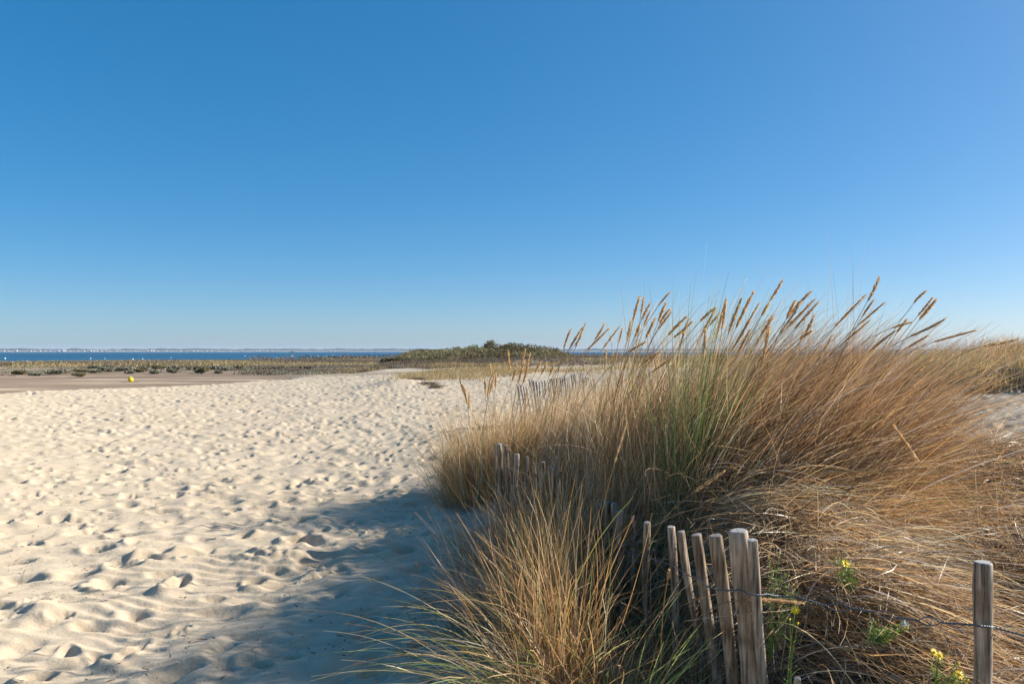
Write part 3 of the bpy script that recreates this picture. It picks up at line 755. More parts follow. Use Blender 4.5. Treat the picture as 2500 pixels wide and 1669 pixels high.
# ------------------------------------------------------------------ pickets and fences
def picket(parent, top, bot, width, name='picket', crack=False, wob=.012, mat=None, n=16, flat=.25, seedv=0):
    r = np.random.default_rng(seedv+int(abs(top[0]*977)+top[1]*331))
    top = np.array(top); bot = np.array(bot); m = 18
    ax = bot-top; L = np.linalg.norm(ax); T = ax/L
    U = np.cross(T, [0, 1., 0]); U /= np.linalg.norm(U); Wv = np.cross(T, U)
    t = np.linspace(0, 1, m)
    wobx = wob*(np.sin(t*r.uniform(3, 7)+r.uniform(0, 6))-np.sin(r.uniform(0, 6))*0); wobx -= wobx[0]
    woby = wob*.7*np.sin(t*r.uniform(3, 7)+r.uniform(0, 6)); woby -= woby[0]
    a = np.arange(n)/n*2*math.pi
    prof = 1+flat*np.cos(2*a+r.uniform(0, 3))*.35+.10*np.cos(3*a+r.uniform(0, 6))+.05*np.cos(5*a+r.uniform(0, 6))
    V = []
    Rr = width/2
    groove = int(n*.58) if crack else -1
    rings = [(-.0035, .86), (0., .97)]+[(x, 1.) for x in t[1:]]
    for k, (s, sc) in enumerate(rings):
        s_ = max(s, 0); i = min(k-1, m-1) if k > 0 else 0
        c = top+ax*s_-T*(.003 if k == 0 else 0)+U*wobx[max(i, 0)]+Wv*woby[max(i, 0)]
        knot = .14*math.exp(-((s_-r.uniform(.0, .4))/.05)**2)
        rad = Rr*sc*prof*(1+.05*math.sin(s_*11+r.uniform(0, 1)))*(1+.03*r.normal(0, 1, n))
        if crack:
            rad = rad.copy(); rad[groove] *= .62+.1*s_
        V.append(c[None, :]+rad[:, None]*(U[None, :]*np.cos(a)[:, None]+Wv[None, :]*np.sin(a)[:, None]))
    K = len(V); V = np.concatenate(V)
    i = np.arange(K-1)[:, None]*n; j = np.arange(n)[None, :]; j2 = (j+1) % n
    Q = np.stack([i+j, i+j2, i+n+j2, i+n+j], -1).reshape(-1, 4)
    c0 = len(V); V = np.concatenate([V, [top-T*.004+r.normal(0, .001, 3)]])
    Q2 = np.array([[c0, (k+2) % n, (k+1) % n, k] for k in range(0, n, 2)])
    Q = np.concatenate([Q, Q2])
    o = mesh_np(name, V, Q, mat or M_WOOD, parent=parent, smooth=True)
    o.data.materials.append(M_WOODG)
    mi = np.zeros(len(Q), np.int32); mi[-len(Q2):] = 1; mi[:n] = 1
    o.data.polygons.foreach_set('material_index', mi)
    sm = np.ones(len(Q), bool); sm[-len(Q2):] = False; sm[:n] = False
    o.data.polygons.foreach_set('use_smooth', sm)
    return o
def pk(parent, tx, ty, bx, by, wpx, d, down=None, **k):
    top = at(tx, ty, d); bot = at(bx, by, d*1.005)
    v = bot-top; v /= abs(v[2])
    zg = tz(top[0], top[1])-.12
    end = top+v*max(.3, top[2]-zg)
    return picket(parent, top, end, wpx/F*d*.92, **k)
def near_fence():
    e = empty('picket_fence', (.82, 2.9, tz(.82, 2.9)))
    tag(e, 'near weathered chestnut paling fence with twisted wire running through the grass', 'fence')
    q = lambda X, Y: (1350+X/3.022, 1150+Y/3.022)
    near = [(1367, 440, 1450, 1568, 152, 2.92, dict(crack=True, wob=.004, name='post', flat=.1)),
            (1470, 508, 1538, 1568, 88, 2.85, dict(wob=.006)), (1203, 475, 1300, 1500, 98, 3.02, dict(wob=.010)),
            (1060, 470, 1195, 1350, 84, 3.25, dict(wob=.008)), (945, 446, 1085, 1400, 62, 3.5, dict(wob=.012)),
            (870, 410, 882, 720, 60, 3.75, {}), (693, 378, 702, 640, 58, 4.05, {}), (587, 335, 600, 600, 28, 4.4, {}),
            (497, 290, 500, 880, 54, 4.6, {}), (450, 238, 458, 640, 50, 4.85, {}), (400, 225, 412, 520, 46, 4.95, {}), (372, 212, 376, 500, 34, 5.05, {}), (337, 250, 336, 560, 44, 5.0, {})]
    for i, (tx, ty, bx, by, w, d, k) in enumerate(near):
        a, b = q(tx, ty); c, f = q(bx, by); pk(e, a, b, c, f, w/3.022, d, seedv=i, n=20 if w > 80 else 14, **k)
    q = lambda X, Y: (1180+X/6.817, 1070+Y/6.817)
    for i, (tx, ty, bx, by, w, d, nm) in enumerate([(262, 90, 292, 700, 112, 7.0, 'post'), (208, 100, 240, 700, 40, 7.1, 'picket'), (372, 115, 400, 700, 86, 6.9, 'picket'), (437, 200, 470, 650, 44, 6.8, 'picket'),
                                 (560, 262, 548, 1100, 90, 6.6, 'picket'), (735, 310, 712, 1100, 36, 6.4, 'picket'), (850, 420, 850, 900, 60, 6.25, 'picket'), (1000, 395, 992, 900, 76, 6.1, 'picket'), (1100, 470, 1100, 900, 60, 6.0, 'picket'), (1180, 480, 1175, 900, 76, 5.9, 'picket'),
                                 (1280, 560, 1280, 900, 50, 5.8, 'picket'), (1265, 768, 1270, 1300, 62, 5.5, 'picket'), (1345, 790, 1345, 1300, 60, 5.4, 'picket')]):
        a, b = q(tx, ty); c, f = q(bx, by); pk(e, a, b, c, f, w/6.817, d, seedv=50+i, name=nm, wob=.01, n=12)
    # lone round post at right
    a = (1900+1380/2.755, 1100+752/2.755); b = (1900+1360/2.755, 1669)
    pk(e, a[0], a[1], b[0], b[1], 122/2.755, 2.55, name='post', wob=.003, flat=.06, n=24, seedv=200)
    # small picket stub bottom
    pk(e, 1947, 1655, 1947, 1720, 17, 2.7, name='picket', seedv=300, n=10)
    # wire
    q7 = lambda X, Y: (1900+X/2.755, 1100+Y/2.755)
    pts = [(1725, 1430, 3.02), (1745, 1437, 2.98), (1780, 1441, 2.87), (1808, 1438, 2.865), (1830, 1450, 2.81), (1856, 1453, 2.80), (1872, 1449, 2.82), (1900, 1455, 2.85)]
    pts += [(*q7(X, Y), d) for X, Y, d in [(130, 982, 2.82), (330, 1043, 2.78), (490, 1058, 2.74), (650, 1082, 2.70), (780, 1118, 2.67), (950, 1137, 2.63), (1090, 1153, 2.60), (1300, 1168, 2.55), (1325, 1174, 2.518), (1375, 1181, 2.512), (1425, 1180, 2.518), (1450, 1184, 2.55), (1560, 1215, 2.53), (1660, 1245, 2.5), (1800, 1290, 2.45), (2100, 1370, 2.35)]]
    W = np.array([at(*p) for p in pts])
    seg = np.concatenate([[0], np.cumsum(np.linalg.norm(np.diff(W, axis=0), axis=1))])
    s = np.arange(0, seg[-1], .0035)
    C = np.stack([np.interp(s, seg, W[:, k]) for k in range(3)], -1)
    k = np.ones(9)/9
    Cs = np.stack([np.convolve(np.pad(C[:, i], 4, mode='edge'), k, 'valid') for i in range(3)], -1)
    loops = []
    for x0, x1, am in ((330, 490, 11), (650, 780, 9), (950, 1090, 11)):
        loops.append(((q7(x0, 0)[0]-CX)/F, (q7(x1, 0)[0]-CX)/F, am))
    u = Cs[:, 0]/Cs[:, 1]
    amp = np.full(len(s), .0019); ph = s/.022*2*math.pi; open_ = np.zeros(len(s))
    for a0, a1, am in loops:
        t = np.clip((u-a0)/(a1-a0), 0, 1); open_ = open_+np.sin(math.pi*t)**.7*np.where((t > 0) & (t < 1), 1, 0)*am/F*2.7
    for sg in (1, -1):
        o1 = np.cos(ph)*amp*(open_ == 0); o2 = np.sin(ph)*amp*(open_ == 0)
        P = Cs.copy(); P[:, 2] += sg*(o1+open_*.9); P[:, 1] += sg*o2
        V, Q = tube(P, .0021, 6); mesh_np('wire', V, Q, M_WIRE, parent=e)
    # old twisted wire on the short pickets
    P = [at(1350+X/3.022, 1150+Y/3.022, d) for X, Y, d in [(270, 540, 5.0), (310, 552, 4.93), (355, 548, 4.9), (400, 560, 4.85), (440, 540, 4.78), (500, 556, 4.5), (560, 600, 4.3), (700, 640, 3.98), (870, 690, 3.66), (985, 760, 3.40), (1085, 800, 3.16), (1140, 850, 3.05), (1200, 866, 2.94)]]
    P = np.array(P); tt = np.linspace(0, len(P)-1, 120); P = np.stack([np.interp(tt, np.arange(len(P)), P[:, k]) for k in range(3)], -1)
    V, Q = tube(P, .0022, 6); mesh_np('wire', V, Q, M_WIRE, parent=e)
near_fence()
def row_fence(name_label, xs, tops, d, hpx, w, tilt, loc, seed0, mat=None):
    e = empty('picket_fence', loc); tag(e, name_label, 'fence')
    r = random.Random(seed0)
    for i, (px, py) in enumerate(zip(xs, tops)):
        dd = d(px) if callable(d) else d
        top = at(px, py, dd); zb = tz(top[0], top[1])-.1
        dx = (top[2]-zb)*(tilt+r.uniform(-.05, .05))
        picket(e, top, (top[0]+dx, dd, zb), w*r.uniform(.75, 1.2)/F*dd, seedv=seed0+i, n=8, wob=.012, mat=mat)
    P = []
    for i, (px, py) in enumerate(zip(xs, tops)):
        dd = d(px) if callable(d) else d
        p = at(px, py, dd); p[2] -= .22; p[0] += .2*tilt; p[1] -= .045; P.append(p)
    V, Q = tube(np.array(P), .004, 5); mesh_np('wire', V, Q, M_WIREOLD, parent=e)
    return e
X4 = [170, 240, 330, 420, 500, 545, 600, 700, 790, 860, 940, 1030, 1085, 1150, 1200, 1265, 1330, 1380, 1430, 1500, 1560, 1600, 1640, 1700, 1750, 1800, 1850, 1900, 1960, 2000, 2040, 2110, 2180, 2260, 2350]
Y4 = [470, 450, 500, 520, 300, 290, 335, 380, 380, 360, 340, 310, 295, 290, 280, 275, 275, 255, 240, 200, 240, 235, 230, 180, 160, 140, 140, 90, 90, 80, 75, 240, 240, 260, 280]
row_fence('distant paling fence glimpsed through the pale grass in front of open sand', [1250+x/11.745 for x in X4], [900+y/11.745 for y in Y4], lambda px: 17.0+(px-1264)/160*2.0, 0, 5.6, .12, (.3, 17, .3), 400, M_WOODG)
rr = random.Random(4)
X5 = [2372+i*9.3+rr.uniform(-1.2, 1.2) for i in range(27)]
row_fence('far paling fence standing in shade below the grassy dune at the right edge', X5, [899+rr.uniform(-4, 3)+max(0, (x-2500)*.02) for x in X5], lambda px: 15.2-(px-2300)*.002, 0, 7.6, .0, (9.5, 15, 1.), 600)

# ------------------------------------------------------------------ grassy dune behind the far right fence
def back_clumps():
    r = np.random.default_rng(8)
    defs = [(2180, 18.5, 'olive'), (2260, 17.5, 'olive'), (2340, 16.6, 'green'), (2330, 19.5, 'tan'), (2415, 17.2, 'tan'), (2430, 20.5, 'tan'), (2490, 16.6, 'olive'), (2560, 17.5, 'tan'), (2500, 20.5, 'tan'), (2640, 17.5, 'olive'), (2100, 19.5, 'tan'), (2335, 15.6, 'green'), (2285, 15.6, 'olive')]
    labs = ['brown grass clump left of the far fence, mostly behind the bent marram', 'olive grass clump at the left end of the far fence', 'greenest grass clump above the shaded far fence', 'tall brown grass clump cresting the far dune', 'yellow brown grass clump hanging over the far fence pickets', 'grass clump on the falling right shoulder of the far dune',
            'olive clump behind the far fence at the right edge', 'tan clump cut by the right edge of the view', 'pale grass clump low on the dune shoulder near the distant water', 'olive clump beyond the right edge of the far fence', 'tan grass clump deepest behind the bent marram', 'dark green grass clump at the left end post of the far fence', 'olive grass clump on the bare sand edge left of the far fence']
    for (px, d, kind), lab in zip(defs, labs):
        x = (px-CX)/F*d; e = empty('marram_grass_clump', (x, d, tz(x, d))); tag(e, lab, 'grass clump', 'grass clumps on the far dune')
        sp = np.stack([x+r.normal(0, .42*(.4 if kind == 'straw' else 1), 14), d+r.normal(0, .4*(.2 if kind == 'straw' else 1), 14)], -1)
        sc = .42 if kind == 'straw' else 1.
        pal = {'straw': [('straw', 4), ('lime', 2), ('gold', 3)], 'olive': [('green', 2), ('tan', 5), ('gold', 3)], 'green': [('green', 5), ('tan', 3)], 'tan': [('tan', 5), ('brown', 4), ('straw', 1), ('green', 1)]}[kind]
        V, Q, C = tussock(sp, int(2600*sc**2), (.4*sc, .9*sc), (.12, 0), .22, (.5, 0, -.5), .3, (.006, .011), pal, K=6, foot=.2)
        mesh_np('blades', V, Q, M_BLADE, C, parent=e)
back_clumps()

# ------------------------------------------------------------------ distant vegetation
FARP = {
 'scrub': [(.09, .10, .035), (.15, .15, .055), (.17, .10, .055), (.07, .07, .035), (.22, .14, .085)],
 'olive': [(.21, .185, .085), (.27, .235, .12), (.15, .145, .07), (.32, .27, .15)],
 'sage': [(.26, .26, .17), (.32, .30, .22), (.19, .185, .12), (.36, .32, .24)],
 'heath': [(.19, .14, .11), (.24, .18, .14), (.14, .10, .075), (.20, .17, .10)],
 'sedge': [(.46, .34, .17), (.38, .30, .13), (.32, .25, .11), (.52, .38, .20)],
 'green': [(.18, .34, .06), (.16, .30, .06), (.13, .21, .05), (.08, .13, .035), (.16, .23, .07)],
}
def fpick(nm, n): 
    p = np.array(FARP[nm]); return p[rng.integers(0, len(p), n)]*rng.uniform(.75, 1.25, n)[:, None]
def cards(P, size, C, up=.3, asp=1.6):
    n = len(P)
    D = rng.normal(0, 1, (n, 3)); D[:, 2] = np.abs(D[:, 2])+up; D /= np.linalg.norm(D, axis=1)[:, None]
    S_ = np.cross(D, rng.normal(0, 1, (n, 3))); S_ /= np.linalg.norm(S_, axis=1)[:, None]
    s = np.broadcast_to(size, (n,))[:, None]*rng.uniform(.6, 1.4, (n, 1))
    a = P-S_*s*.12; b = P+S_*s*.12; m1 = P+D*s*.5*asp+S_*s*.5; m0 = P+D*s*.5*asp-S_*s*.5; tp = P+D*s*asp
    V = np.stack([P, m1, tp, m0], 1).reshape(-1, 3); Q = np.arange(4*n).reshape(-1, 4)
    return V, Q, np.repeat(C, 4, 0)
def bush(name, x, y, w, h, depth, n, size, pal, label, cat, group=None, trunk=False, z=None):
    z0 = tz(x, y) if z is None else z
    e = empty(name, (x, y, z0))
    nl = 7 if w > .5 else 4
    lob = [(x+random.uniform(-.5, .5)*w*.7, y+random.uniform(-.5, .5)*depth*.6, z0+h*random.uniform(.25, .62), random.uniform(.28, .48)) for _ in range(nl)]
    idx = rng.integers(0, nl, n); L = np.array(lob)[idx]
    v = rng.normal(0, 1, (n, 3)); v /= np.linalg.norm(v, axis=1)[:, None]; rr_ = rng.uniform(.45, 1.05, n)[:, None]
    P = L[:, :3]+v*rr_*np.stack([L[:, 3]*w*.6, L[:, 3]*depth*.6, L[:, 3]*h*.9], -1)
    if not trunk: P[:, 2] = np.maximum(P[:, 2], z0+rng.uniform(0, .1, n)*h)
    V, Q, C = cards(P, size, fpick(pal, n)); mesh_np('foliage', V, Q, M_FAR, C, parent=e, smooth=False)
    parts = []
    for k in range(5 if not trunk else 7):
        l = lob[k % nl]; b = np.array([x+random.uniform(-.05, .05)*w, y, z0-.05]); c = np.array(l[:3]); mid = (b+c)/2+np.array([random.uniform(-.1, .1)*w, 0, .08*h])
        parts.append(tube(np.array([b, mid, c]), [h*.03, h*.02, h*.008], 5))
    V, Q, _ = joinvq(parts); mesh_np('branches' if not trunk else 'trunk', V, Q, M_BARK, parent=e)
    tag(e, label, cat, group)
    return e
def far_pt(px, py, d): return (px-CX)/F*d, d
# scattered sea-purslane style shrubs on the tidal flat
def flat_shrubs():
    L = [(46, 914.5, 32, 7), (88, 917, 26, 4), (140, 914, 52, 10), (194, 919, 27, 4), (230, 911, 26, 7), (258, 908, 32, 8), (195, 909, 40, 5), (305, 906, 34, 8), (345, 906, 30, 7), (338, 909, 28, 7), (318, 912, 20, 4), (382, 912.5, 28, 7), (395, 901, 40, 8), (420, 911, 28, 10),
         (425, 903, 30, 8), (492, 912, 38, 12), (536, 911, 20, 5), (548, 906, 45, 10), (585, 903, 40, 9), (640, 907, 40, 9), (600, 908, 24, 6), (665, 905, 30, 7), (470, 903, 36, 8), (520, 902, 36, 7), (20, 893, 40, 5), (55, 889, 44, 5), (130, 888, 40, 5), (350, 899, 36, 6), (230, 900, 30, 4), (262, 899, 20, 5), (700, 903, 40, 8), (745, 906, 36, 7), (780, 901, 40, 7), (715, 911, 22, 4)]
    for k, (px, py, w, h) in enumerate(L):
        zg = -.45; d = (CZ-zg)*F/(py-HY); d = min(d, 150)
        for _ in range(3):
            zg = tz((px-CX)/F*d, d); d = min((CZ-zg)*F/(py-HY), 170)
        x = (px-CX)/F*d; W = w/F*d; H = h/F*d*random.uniform(1.0, 1.6)
        pal = 'sage' if k % 3 else 'olive'
        if px > 560 and k % 2: pal = 'heath'
        bush('shrub', x, d, W, max(.12, H), W*.9, 900, .05+.0009*d, pal, 'low grey green shrub growing on the wet sand flat', 'shrub', 'low shrubs on the sand flat')
flat_shrubs()
# named bushes on the hill skyline
def hill_things():
    d = 92
    for px, top, w, pal, lab in [(1122, 846, 26, 'green', 'lowest bright green bush on the scrub hill skyline'), (1145, 841, 24, 'green', 'rounded bright green bush in the middle of the hill skyline'), (1168, 843, 20, 'green', 'small green bush just left of the little tree on the hill'),
                                (1060, 851, 60, 'scrub', 'dark brown bush on the left shoulder of the scrub hill'), (1238, 838, 34, 'olive', 'grey green bush right of the little tree on the hill'), (1018, 851, 26, 'scrub', 'small dark bush near the left end of the scrub hill'), (942, 873, 20, 'olive', 'olive bush at the foot of the scrub hill by the water'),
                                (958, 872, 24, 'scrub', 'dark bush low at the left foot of the scrub hill')]:
        dd = d if px > 1000 else 84
        x = (px-CX)/F*dd; z0 = tz(x, dd); h = CZ+(HY-top)/F*dd-z0
        bush('bush', x, dd, w/F*dd*1.3, max(.4, h), w/F*dd, 2600, .07, pal, lab, 'bush')
    x = (1196-CX)/F*94; z0 = tz(x, 94); h = CZ+(HY-833)/F*94-z0
    bush('tree', x, 94, 2.5, h*1.15, 1.8, 1300, .09, 'olive', 'small round crowned tree rising above the scrub hill', 'tree', trunk=True)
    x = (1745-CX)/F*70; z0 = tz(x, 70)
    bush('bush', x, 70, 1.6, CZ+(HY-852)/F*70-z0, 1.2, 1200, .09, 'olive', 'dark green bush on the horizon behind the tall seed heads', 'bush')
    x = (1430-CX)/F*75; z0 = tz(x, 75)
hill_things()
def field(name, xr, yr, n, dens, size, pal, label, cat, blades=True, tilt=.25, L=(.3, .6), W=(.02, .045)):
    x = rng.uniform(*xr, n*3); y = rng.uniform(*yr, n*3)
    p = dens(x, y); ok = rng.random(len(x)) < p
    x = x[ok][:n]; y = y[ok][:n]; m = len(x)
    z = terrain(x, y, False)-.02
    c = pal(x, y, m)
    if blades:
        D0 = np.concatenate([rng.normal(.1, tilt, (m, 2)), np.ones((m, 1))], 1); D0 /= np.linalg.norm(D0, axis=1)[:, None]
        V, Q, C, P = ribbons(np.stack([x, y, z], -1), D0, rng.uniform(*L, m)*(1+.5*vnoise(x*.5, y*.5, 6)), np.stack([rng.normal(.3, .3, m), rng.normal(0, .3, m), np.full(m, -.35)], -1), rng.uniform(*W, m), c, 3)
    else:
        V, Q, C = cards(np.stack([x, y, z+rng.uniform(0, 1, m)*size[1]*(.6+.9*(vnoise(x*.45, y*.45, 7)+.5))], -1), size[0], c)
    o = mesh_np(name, V, Q, M_FAR, C, smooth=False); tag(o, label, cat, None, 'stuff'); return o
def pmix(a, b, f, sd):
    def g(x, y, m):
        k = sstep(fbm(x, y, f, sd)*2.4+.5)[:, None] > rng.random((m, 1))
        return np.where(k, fpick(a, m), fpick(b, m))
    return g
def hillmask(x, y):
    px = CX+x/y*F
    return sstep((np.exp(-(((x+4)/12.5)**2+((y-93)/12)**2))-.42+fbm(x, y, .11, 70, 4)*.15)/.12)
field('hill_scrub', (-19, 12), (80, 106), 38000, hillmask, (.095, .75), pmix('scrub', 'olive', .2, 5), 'dark reddish green scrub covering the low hill', 'scrub', blades=False)
field('hill_grass', (-24, 14), (66, 92), 20000, lambda x, y: sstep((np.exp(-(((x+6)/13)**2+((y-80)/9)**2))-.3+fbm(x, y, .15, 71)*.5)/.2)*(1-hillmask(x, y)), None, pmix('sedge', 'heath', .25, 12), 'tan and purplish grass on the slope below the scrub', 'grass', L=(.2, .5), W=(.02, .05))
field('dune_grass', (-13, 9), (34, 74), 24000, lambda x, y: sstep((np.exp(-(((x+3.2)/5.6)**2+((y-49-(x+3)*.7)/10.5)**2))-.52+fbm(x, y, .2, 74)*.5)/.2)*(1-zones(x, y)), None, pmix('sedge', 'sedge', .16, 13), 'short tan dune grass with a greener patch on the sand beyond', 'grass', L=(.15, .38), W=(.014, .03))
field('marsh_grass', (-130, 40), (100, 245), 60000, lambda x, y: sstep((fbm(x, y, .05, 75)*1.4+.25+(y-118)/26)/.3)*(y < y_coast(x, y)-6)*(abs(x/y+.3) < .6), None, pmix('sedge', 'heath', .03, 14), 'tan and olive marsh grass between the sand flat and the bay', 'grass', L=(.3, .6), W=(.06, .14))
field('flat_plants', (-75, -14), (70, 112), 9000, lambda x, y: sstep((fbm(x, y, .16, 84)*2-.25+(y-82)/50)/.2)*zones(x, y), None, pmix('sage', 'heath', .2, 19), 'thin patches of grey green plants on the tidal sand flat', 'plants', L=(.10, .25), W=(.04, .08), tilt=.5)
field('marsh_heath', (-50, 0), (74, 122), 30000, lambda x, y: sstep((x/y+.36)/.06)*sstep((x_wet(y)+4-x)/3)*sstep((fbm(x, y, .12, 76)*1.7+.42)/.3), None, pmix('heath', 'sage', .15, 15), 'purplish grey marsh plants left of the scrub hill', 'marsh plants', L=(.2, .45), W=(.05, .09))
field('shore_scrub', (-70, 160), (150, 385), 30000, lambda x, y: sstep((y-y_coast(x, y)+34)/16)*(y < y_coast(x, y)-10)*(x/y > -.33)*sstep((fbm(x, y, .02, 79)+.45)/.3), (.35, .9), pmix('scrub', 'heath', .03, 16), 'dark low scrub along the edge of the bay', 'scrub', blades=False)
field('back_dune_grass', (2, 60), (28, 150), 22000, lambda x, y: sstep((fbm(x, y, .09, 81)*1.6-.12+(y-45)/120)/.25), None, pmix('sedge', 'olive', .1, 18), 'thin tan grass on the low sand behind the tall marram', 'grass', L=(.2, .45), W=(.03, .06))

# driftwood and dead brush
def driftwood():
    r = random.Random(12)
    for k in range(16):
        px = 1250+k*12.5+r.uniform(-5, 5); d = 78+r.uniform(-5, 4); x = (px-CX)/F*d; z = tz(x, d)
        L = r.uniform(.6, 2.2); a = r.uniform(-.4, .4)
        t = np.linspace(0, 1, 7); P = np.stack([x+(t-.5)*L*math.cos(a), d+(t-.5)*L*math.sin(a)+.1*np.sin(t*5), z+.1+.12*np.sin(t*math.pi)+t*r.uniform(-.1, .3)], -1)
        parts = [tube(P, np.linspace(.09, .03, 7)*r.uniform(.7, 1.4), 6)]
        for _ in range(3):
            i = r.randrange(2, 6); q = P[i]; parts.append(tube(np.array([q, q+[r.uniform(-.3, .3), r.uniform(-.1, .1), r.uniform(.1, .4)]]), [.03, .008], 5))
        V, Q, _ = joinvq(parts); o = mesh_np('driftwood', V, Q, M_DRIFT, origin=(x, d, z))
        tag(o, 'bleached grey driftwood branch lying below the scrub hill', 'driftwood', 'driftwood branches on the sand')
    for px, py, d, w, lab in [(1045, 921, 37, 34, 'dark dead brush heap half buried in the pale sand mound'), (1018, 916, 39.5, 24, 'smaller brush heap left of the dark one on the sand mound'), (1065, 926, 36, 26, 'low brush heap at the right foot of the sand mound')]:
        x = (px-CX)/F*d; z = tz(x, d); parts = []
        for _ in range(90):
            b = np.array([x+r.gauss(0, w/F*d*.32), d+r.gauss(0, .25), z+r.uniform(0, .10)]); v = np.array([r.gauss(0, .18), r.gauss(0, .15), r.uniform(0, .12)])
            parts.append(tube(np.array([b, b+v*.6+[0, 0, .03], b+v]), [.012, .009, .004], 4))
        V, Q, _ = joinvq(parts); o = mesh_np('brush_heap', V, Q, M_BARK, origin=(x, d, z)); tag(o, lab, 'brush')
driftwood()

# ------------------------------------------------------------------ small twigs and plant bits on the sand
def debris():
    n = 4200
    d = 3.6*np.exp(rng.uniform(0, 2.6, n)); u = rng.uniform(-.7, .2, n); x = u*d; y = d
    ok = (x < x_edge(y)) & (zones(x, y) < .2); cl = vnoise(x*1.2, y*1.2, 88) > -.15; ok &= cl
    x = x[ok]; y = y[ok]; n = len(x)
    z = terrain(x, y)+.004
    a = rng.uniform(0, 6.28, n); D0 = np.stack([np.cos(a), np.sin(a), rng.uniform(0, .5, n)], -1)
    V, Q, C, P = ribbons(np.stack([x, y, z], -1), D0, rng.uniform(.010, .055, n)*rng.uniform(.5, 1.5, n), rng.normal(0, .6, (n, 3))*np.array([1, 1, .2]), rng.uniform(.003, .009, n), pick([('brown', 5), ('gold', 2)], n)*.55, 4)
    o = mesh_np('twig_litter', V, Q, M_BARK, C); tag(o, 'scattered dark twigs and plant crumbs on the pale sand', 'litter', None, 'stuff')
debris()

# ------------------------------------------------------------------ yellow flowers
def flower_head(parent, c, r, nrm, fluff=False):
    c = np.array(c); nrm = np.array(nrm, float); nrm /= np.linalg.norm(nrm)
    U = np.cross(nrm, [0, 0, 1.]); U /= np.linalg.norm(U); Wv = np.cross(nrm, U)
    Vs = []; Qs = []; n = 0; np_ = 12
    for k in range(np_):
        a = k/np_*2*math.pi+random.uniform(-.1, .1); dr = U*math.cos(a)+Wv*math.sin(a); sd = np.cross(nrm, dr)
        dp = random.uniform(-.25, .2); rr_ = r*random.uniform(.85, 1.1)
        for t, w in ((.25, .07), (.65, .13), (1., .05)):
            p = c+dr*rr_*t+nrm*rr_*dp*t*t; Vs += [p-sd*r*w, p+sd*r*w]
        Qs += [[n, n+1, n+3, n+2], [n+2, n+3, n+5, n+4]]; n += 6
    o = mesh_np('flower_head', np.array(Vs), np.array(Qs), M_YEL if not fluff else M_FLUFF, parent=parent, smooth=False)
    t = np.linspace(0, math.pi/2, 5)
    V, Q = tube([c+nrm*r*.25*(math.sin(x)-.2) for x in t], [max(.0005, r*.30*math.cos(x)) for x in t], 10)
    mesh_np('disc', V, Q, M_DISC if not fluff else M_FLUFF, parent=o)
def bud(parts, c, r):
    t = np.linspace(0, math.pi, 6); parts.append(tube([np.array(c)+[0, 0, -r*math.cos(x)] for x in t], [max(.0004, r*.8*math.sin(x)) for x in t], 8, False))
def ragwort(heads, rootpx, d, label, leaves=120, fluff=None, buds=()):
    q = lambda X, Y, dd: at(1900+X/2.755, 1100+Y/2.755, dd)
    root = q(*rootpx, d+.03); root[2] = min(root[2], tz(root[0], root[1])+.36)
    e = empty('ragwort', root)
    st = []; lv = []
    paths = []
    for X, Y, r_ in list(heads)+[(b[0], b[1], 0) for b in buds]+([fluff] if fluff else []):
        c = q(X, Y, d-random.uniform(0, .03)); t = np.linspace(0, 1, 9)[:, None]
        m = root*.5+c*.5+np.array([random.uniform(-.03, .03), 0, -.01])
        P = (1-t)**2*root+2*t*(1-t)*m+t*t*c; st.append(tube(P, np.linspace(.0022, .0011, 9), 5)); paths.append(P)
    V, Q, _ = joinvq(st); mesh_np('stem', V, Q, M_STEMG, parent=e)
    # feathery leaves along the stems
    n = leaves; idx = rng.integers(0, len(paths), n); t = rng.uniform(.05, .9, n)
    P0 = np.array([[np.interp(tt*8, np.arange(9), paths[i][:, k]) for k in range(3)] for i, tt in zip(idx, t)])
    P0 += rng.normal(0, .008, P0.shape)
    D0 = rng.normal(0, 1, (n, 3)); D0[:, 2] = np.abs(D0[:, 2])*.5+.1; D0[:, 1] -= .3; D0 /= np.linalg.norm(D0, axis=1)[:, None]
    c = np.array([[.20, .32, .06], [.26, .38, .08], [.14, .24, .05]])[rng.integers(0, 3, n)]
    V, Q, C, _ = ribbons(P0, D0, rng.uniform(.015, .045, n), rng.normal(0, .5, (n, 3)), rng.uniform(.002, .004, n), c, 4)
    mesh_np('leaves', V, Q, M_LEAF, C, parent=e)
    for X, Y, r_ in heads: flower_head(e, q(X, Y, d-.02), r_/2.755/F*d, (random.uniform(-.4, .4), -1, random.uniform(.4, 1.1)))
    if buds:
        bp = []
        for X, Y, r_ in buds: bud(bp, q(X, Y, d-.02), r_/2.755/F*d)
        V, Q, _ = joinvq(bp); mesh_np('buds', V, Q, M_YEL, parent=e)
    if fluff: flower_head(e, q(fluff[0], fluff[1], d-.02), fluff[2]/2.755/F*d, (0, -1, .6), True)
    tag(e, label, 'flower', 'yellow flowering plants in the dry grass')
ragwort([(455, 758, 32)], (500, 930), 3.05, 'single yellow daisy flower highest on the slope with feathery green leaves', 220, None, [(408, 820, 8), (388, 720, 6)])
ragwort([(115, 1072, 32)], (60, 1190), 2.62, 'yellow flower low beside the wire right of the split post', 40, None, [(78, 1132, 9), (133, 1158, 9)])
ragwort([(1050, 1352, 30), (1088, 1375, 30)], (1060, 1600), 2.58, 'pair of touching yellow flowers on one stalk below the wire', 60)
ragwort([(1220, 1502, 34), (1262, 1545, 18), (1195, 1570, 20)], (1120, 1640), 2.5, 'yellow flower group beside the lone round post at the bottom', 80, None, [(1183, 1497, 12), (1215, 1432, 11), (1275, 1540, 9)])
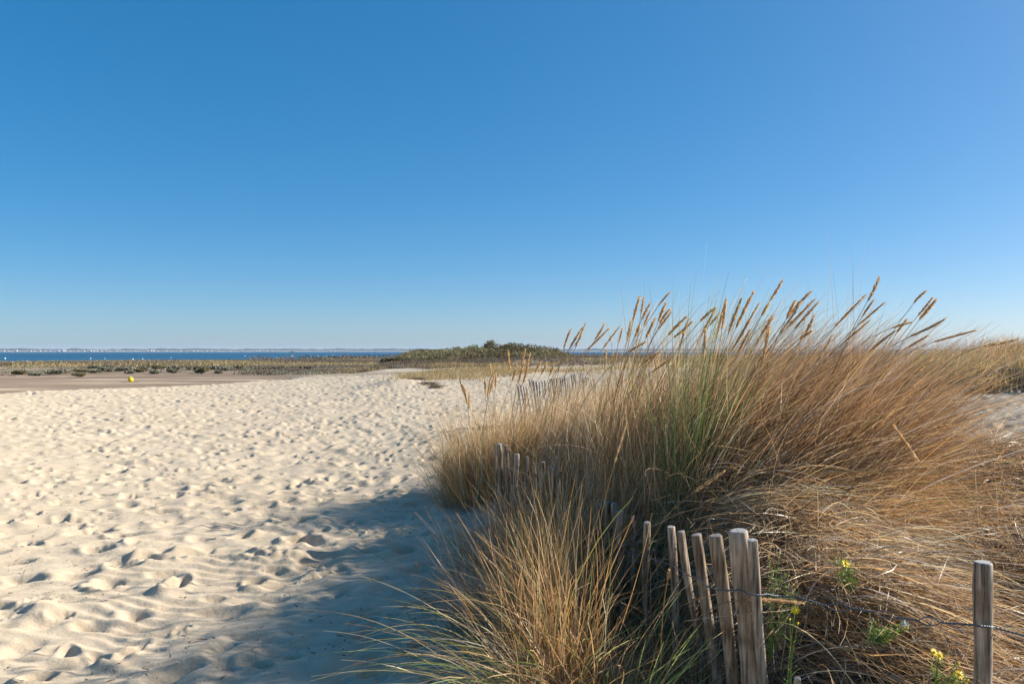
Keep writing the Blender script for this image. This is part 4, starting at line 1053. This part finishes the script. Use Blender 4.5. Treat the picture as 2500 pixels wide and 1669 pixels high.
ragwort([], (640, 1280), 2.78, 'green plant with a white fluffy seed head in the dry grass', 260, (850, 1160, 26), [(655, 1150, 8), (870, 1190, 9), (750, 1270, 8), (700, 1230, 7)])
ragwort([], (-60, 900), 2.95, 'leafy green sprig against the right side of the split post', 200, None, [(10, 690, 6), (70, 840, 6), (100, 900, 5), (-60, 720, 5)])

# ------------------------------------------------------------------ haze
def haze():
    m = bpy.data.materials.new('sea haze'); m.use_nodes = True; nt = m.node_tree
    nt.nodes.remove(nt.nodes['Principled BSDF'])
    v = N(nt, 'ShaderNodeVolumePrincipled'); v.inputs['Color'].default_value = (.66, .80, 1, 1); v.inputs['Density'].default_value = HAZE
    nt.links.new(v.outputs[0], nt.nodes['Material Output'].inputs['Volume'])
    V, Q = box(0, 0, -8, 19600, 19600, 48)
    o = mesh_np('haze', V, Q, m, smooth=False); tag(o, 'thin blue sea haze softening the far shore', 'haze', None, 'stuff')
HAZE = .8e-4
haze()

# ------------------------------------------------------------------ sky, sun, camera
w = bpy.data.worlds.new('World'); S.world = w; w.use_nodes = True; nt = w.node_tree
bg = nt.nodes['Background']; sky = nt.nodes.new('ShaderNodeTexSky'); sky.sky_type = 'NISHITA'; sky.sun_disc = False
sky.sun_elevation = SUN_EL; sky.sun_rotation = SUN_AZ; sky.altitude = 0; sky.air_density = .65; sky.dust_density = .8; sky.ozone_density = 7.0
hs = nt.nodes.new('ShaderNodeHueSaturation'); hs.inputs['Saturation'].default_value = 1.5
gm = nt.nodes.new('ShaderNodeGamma'); gm.inputs['Gamma'].default_value = .6
nt.links.new(sky.outputs[0], gm.inputs['Color']); nt.links.new(gm.outputs[0], hs.inputs['Color']); nt.links.new(mixc(nt, 1., hs.outputs[0], (.98, .955, .89), 'MULTIPLY'), bg.inputs['Color']); bg.inputs['Strength'].default_value = .15
sl = bpy.data.lights.new('sun', 'SUN'); sl.energy = 4.4; sl.angle = R(.55); sl.color = (1, .93, .82)
so = bpy.data.objects.new('sun', sl); COL.objects.link(so)
dv = Vector((math.sin(SUN_AZ)*math.cos(SUN_EL), math.cos(SUN_AZ)*math.cos(SUN_EL), math.sin(SUN_EL)))
so.rotation_euler = dv.to_track_quat('Z', 'Y').to_euler(); so.location = (20, 5, 30)
cam = bpy.data.cameras.new('camera'); co = bpy.data.objects.new('camera', cam); COL.objects.link(co)
cam.sensor_width = 36; cam.lens = F/2500*36; cam.shift_y = (HY-834.5)/2500; cam.clip_start = .05; cam.clip_end = 40000
co.location = (0, 0, CZ); co.rotation_euler = (R(90), 0, 0); S.camera = co
S.view_settings.view_transform = 'Standard'; S.view_settings.look = 'None'; S.view_settings.exposure = 1.08; S.view_settings.gamma = 1
S.cycles.use_denoising = True
S.cycles.max_bounces = 6; S.cycles.diffuse_bounces = 3; S.cycles.glossy_bounces = 2; S.cycles.transmission_bounces = 3; S.cycles.volume_bounces = 0; S.cycles.transparent_max_bounces = 8
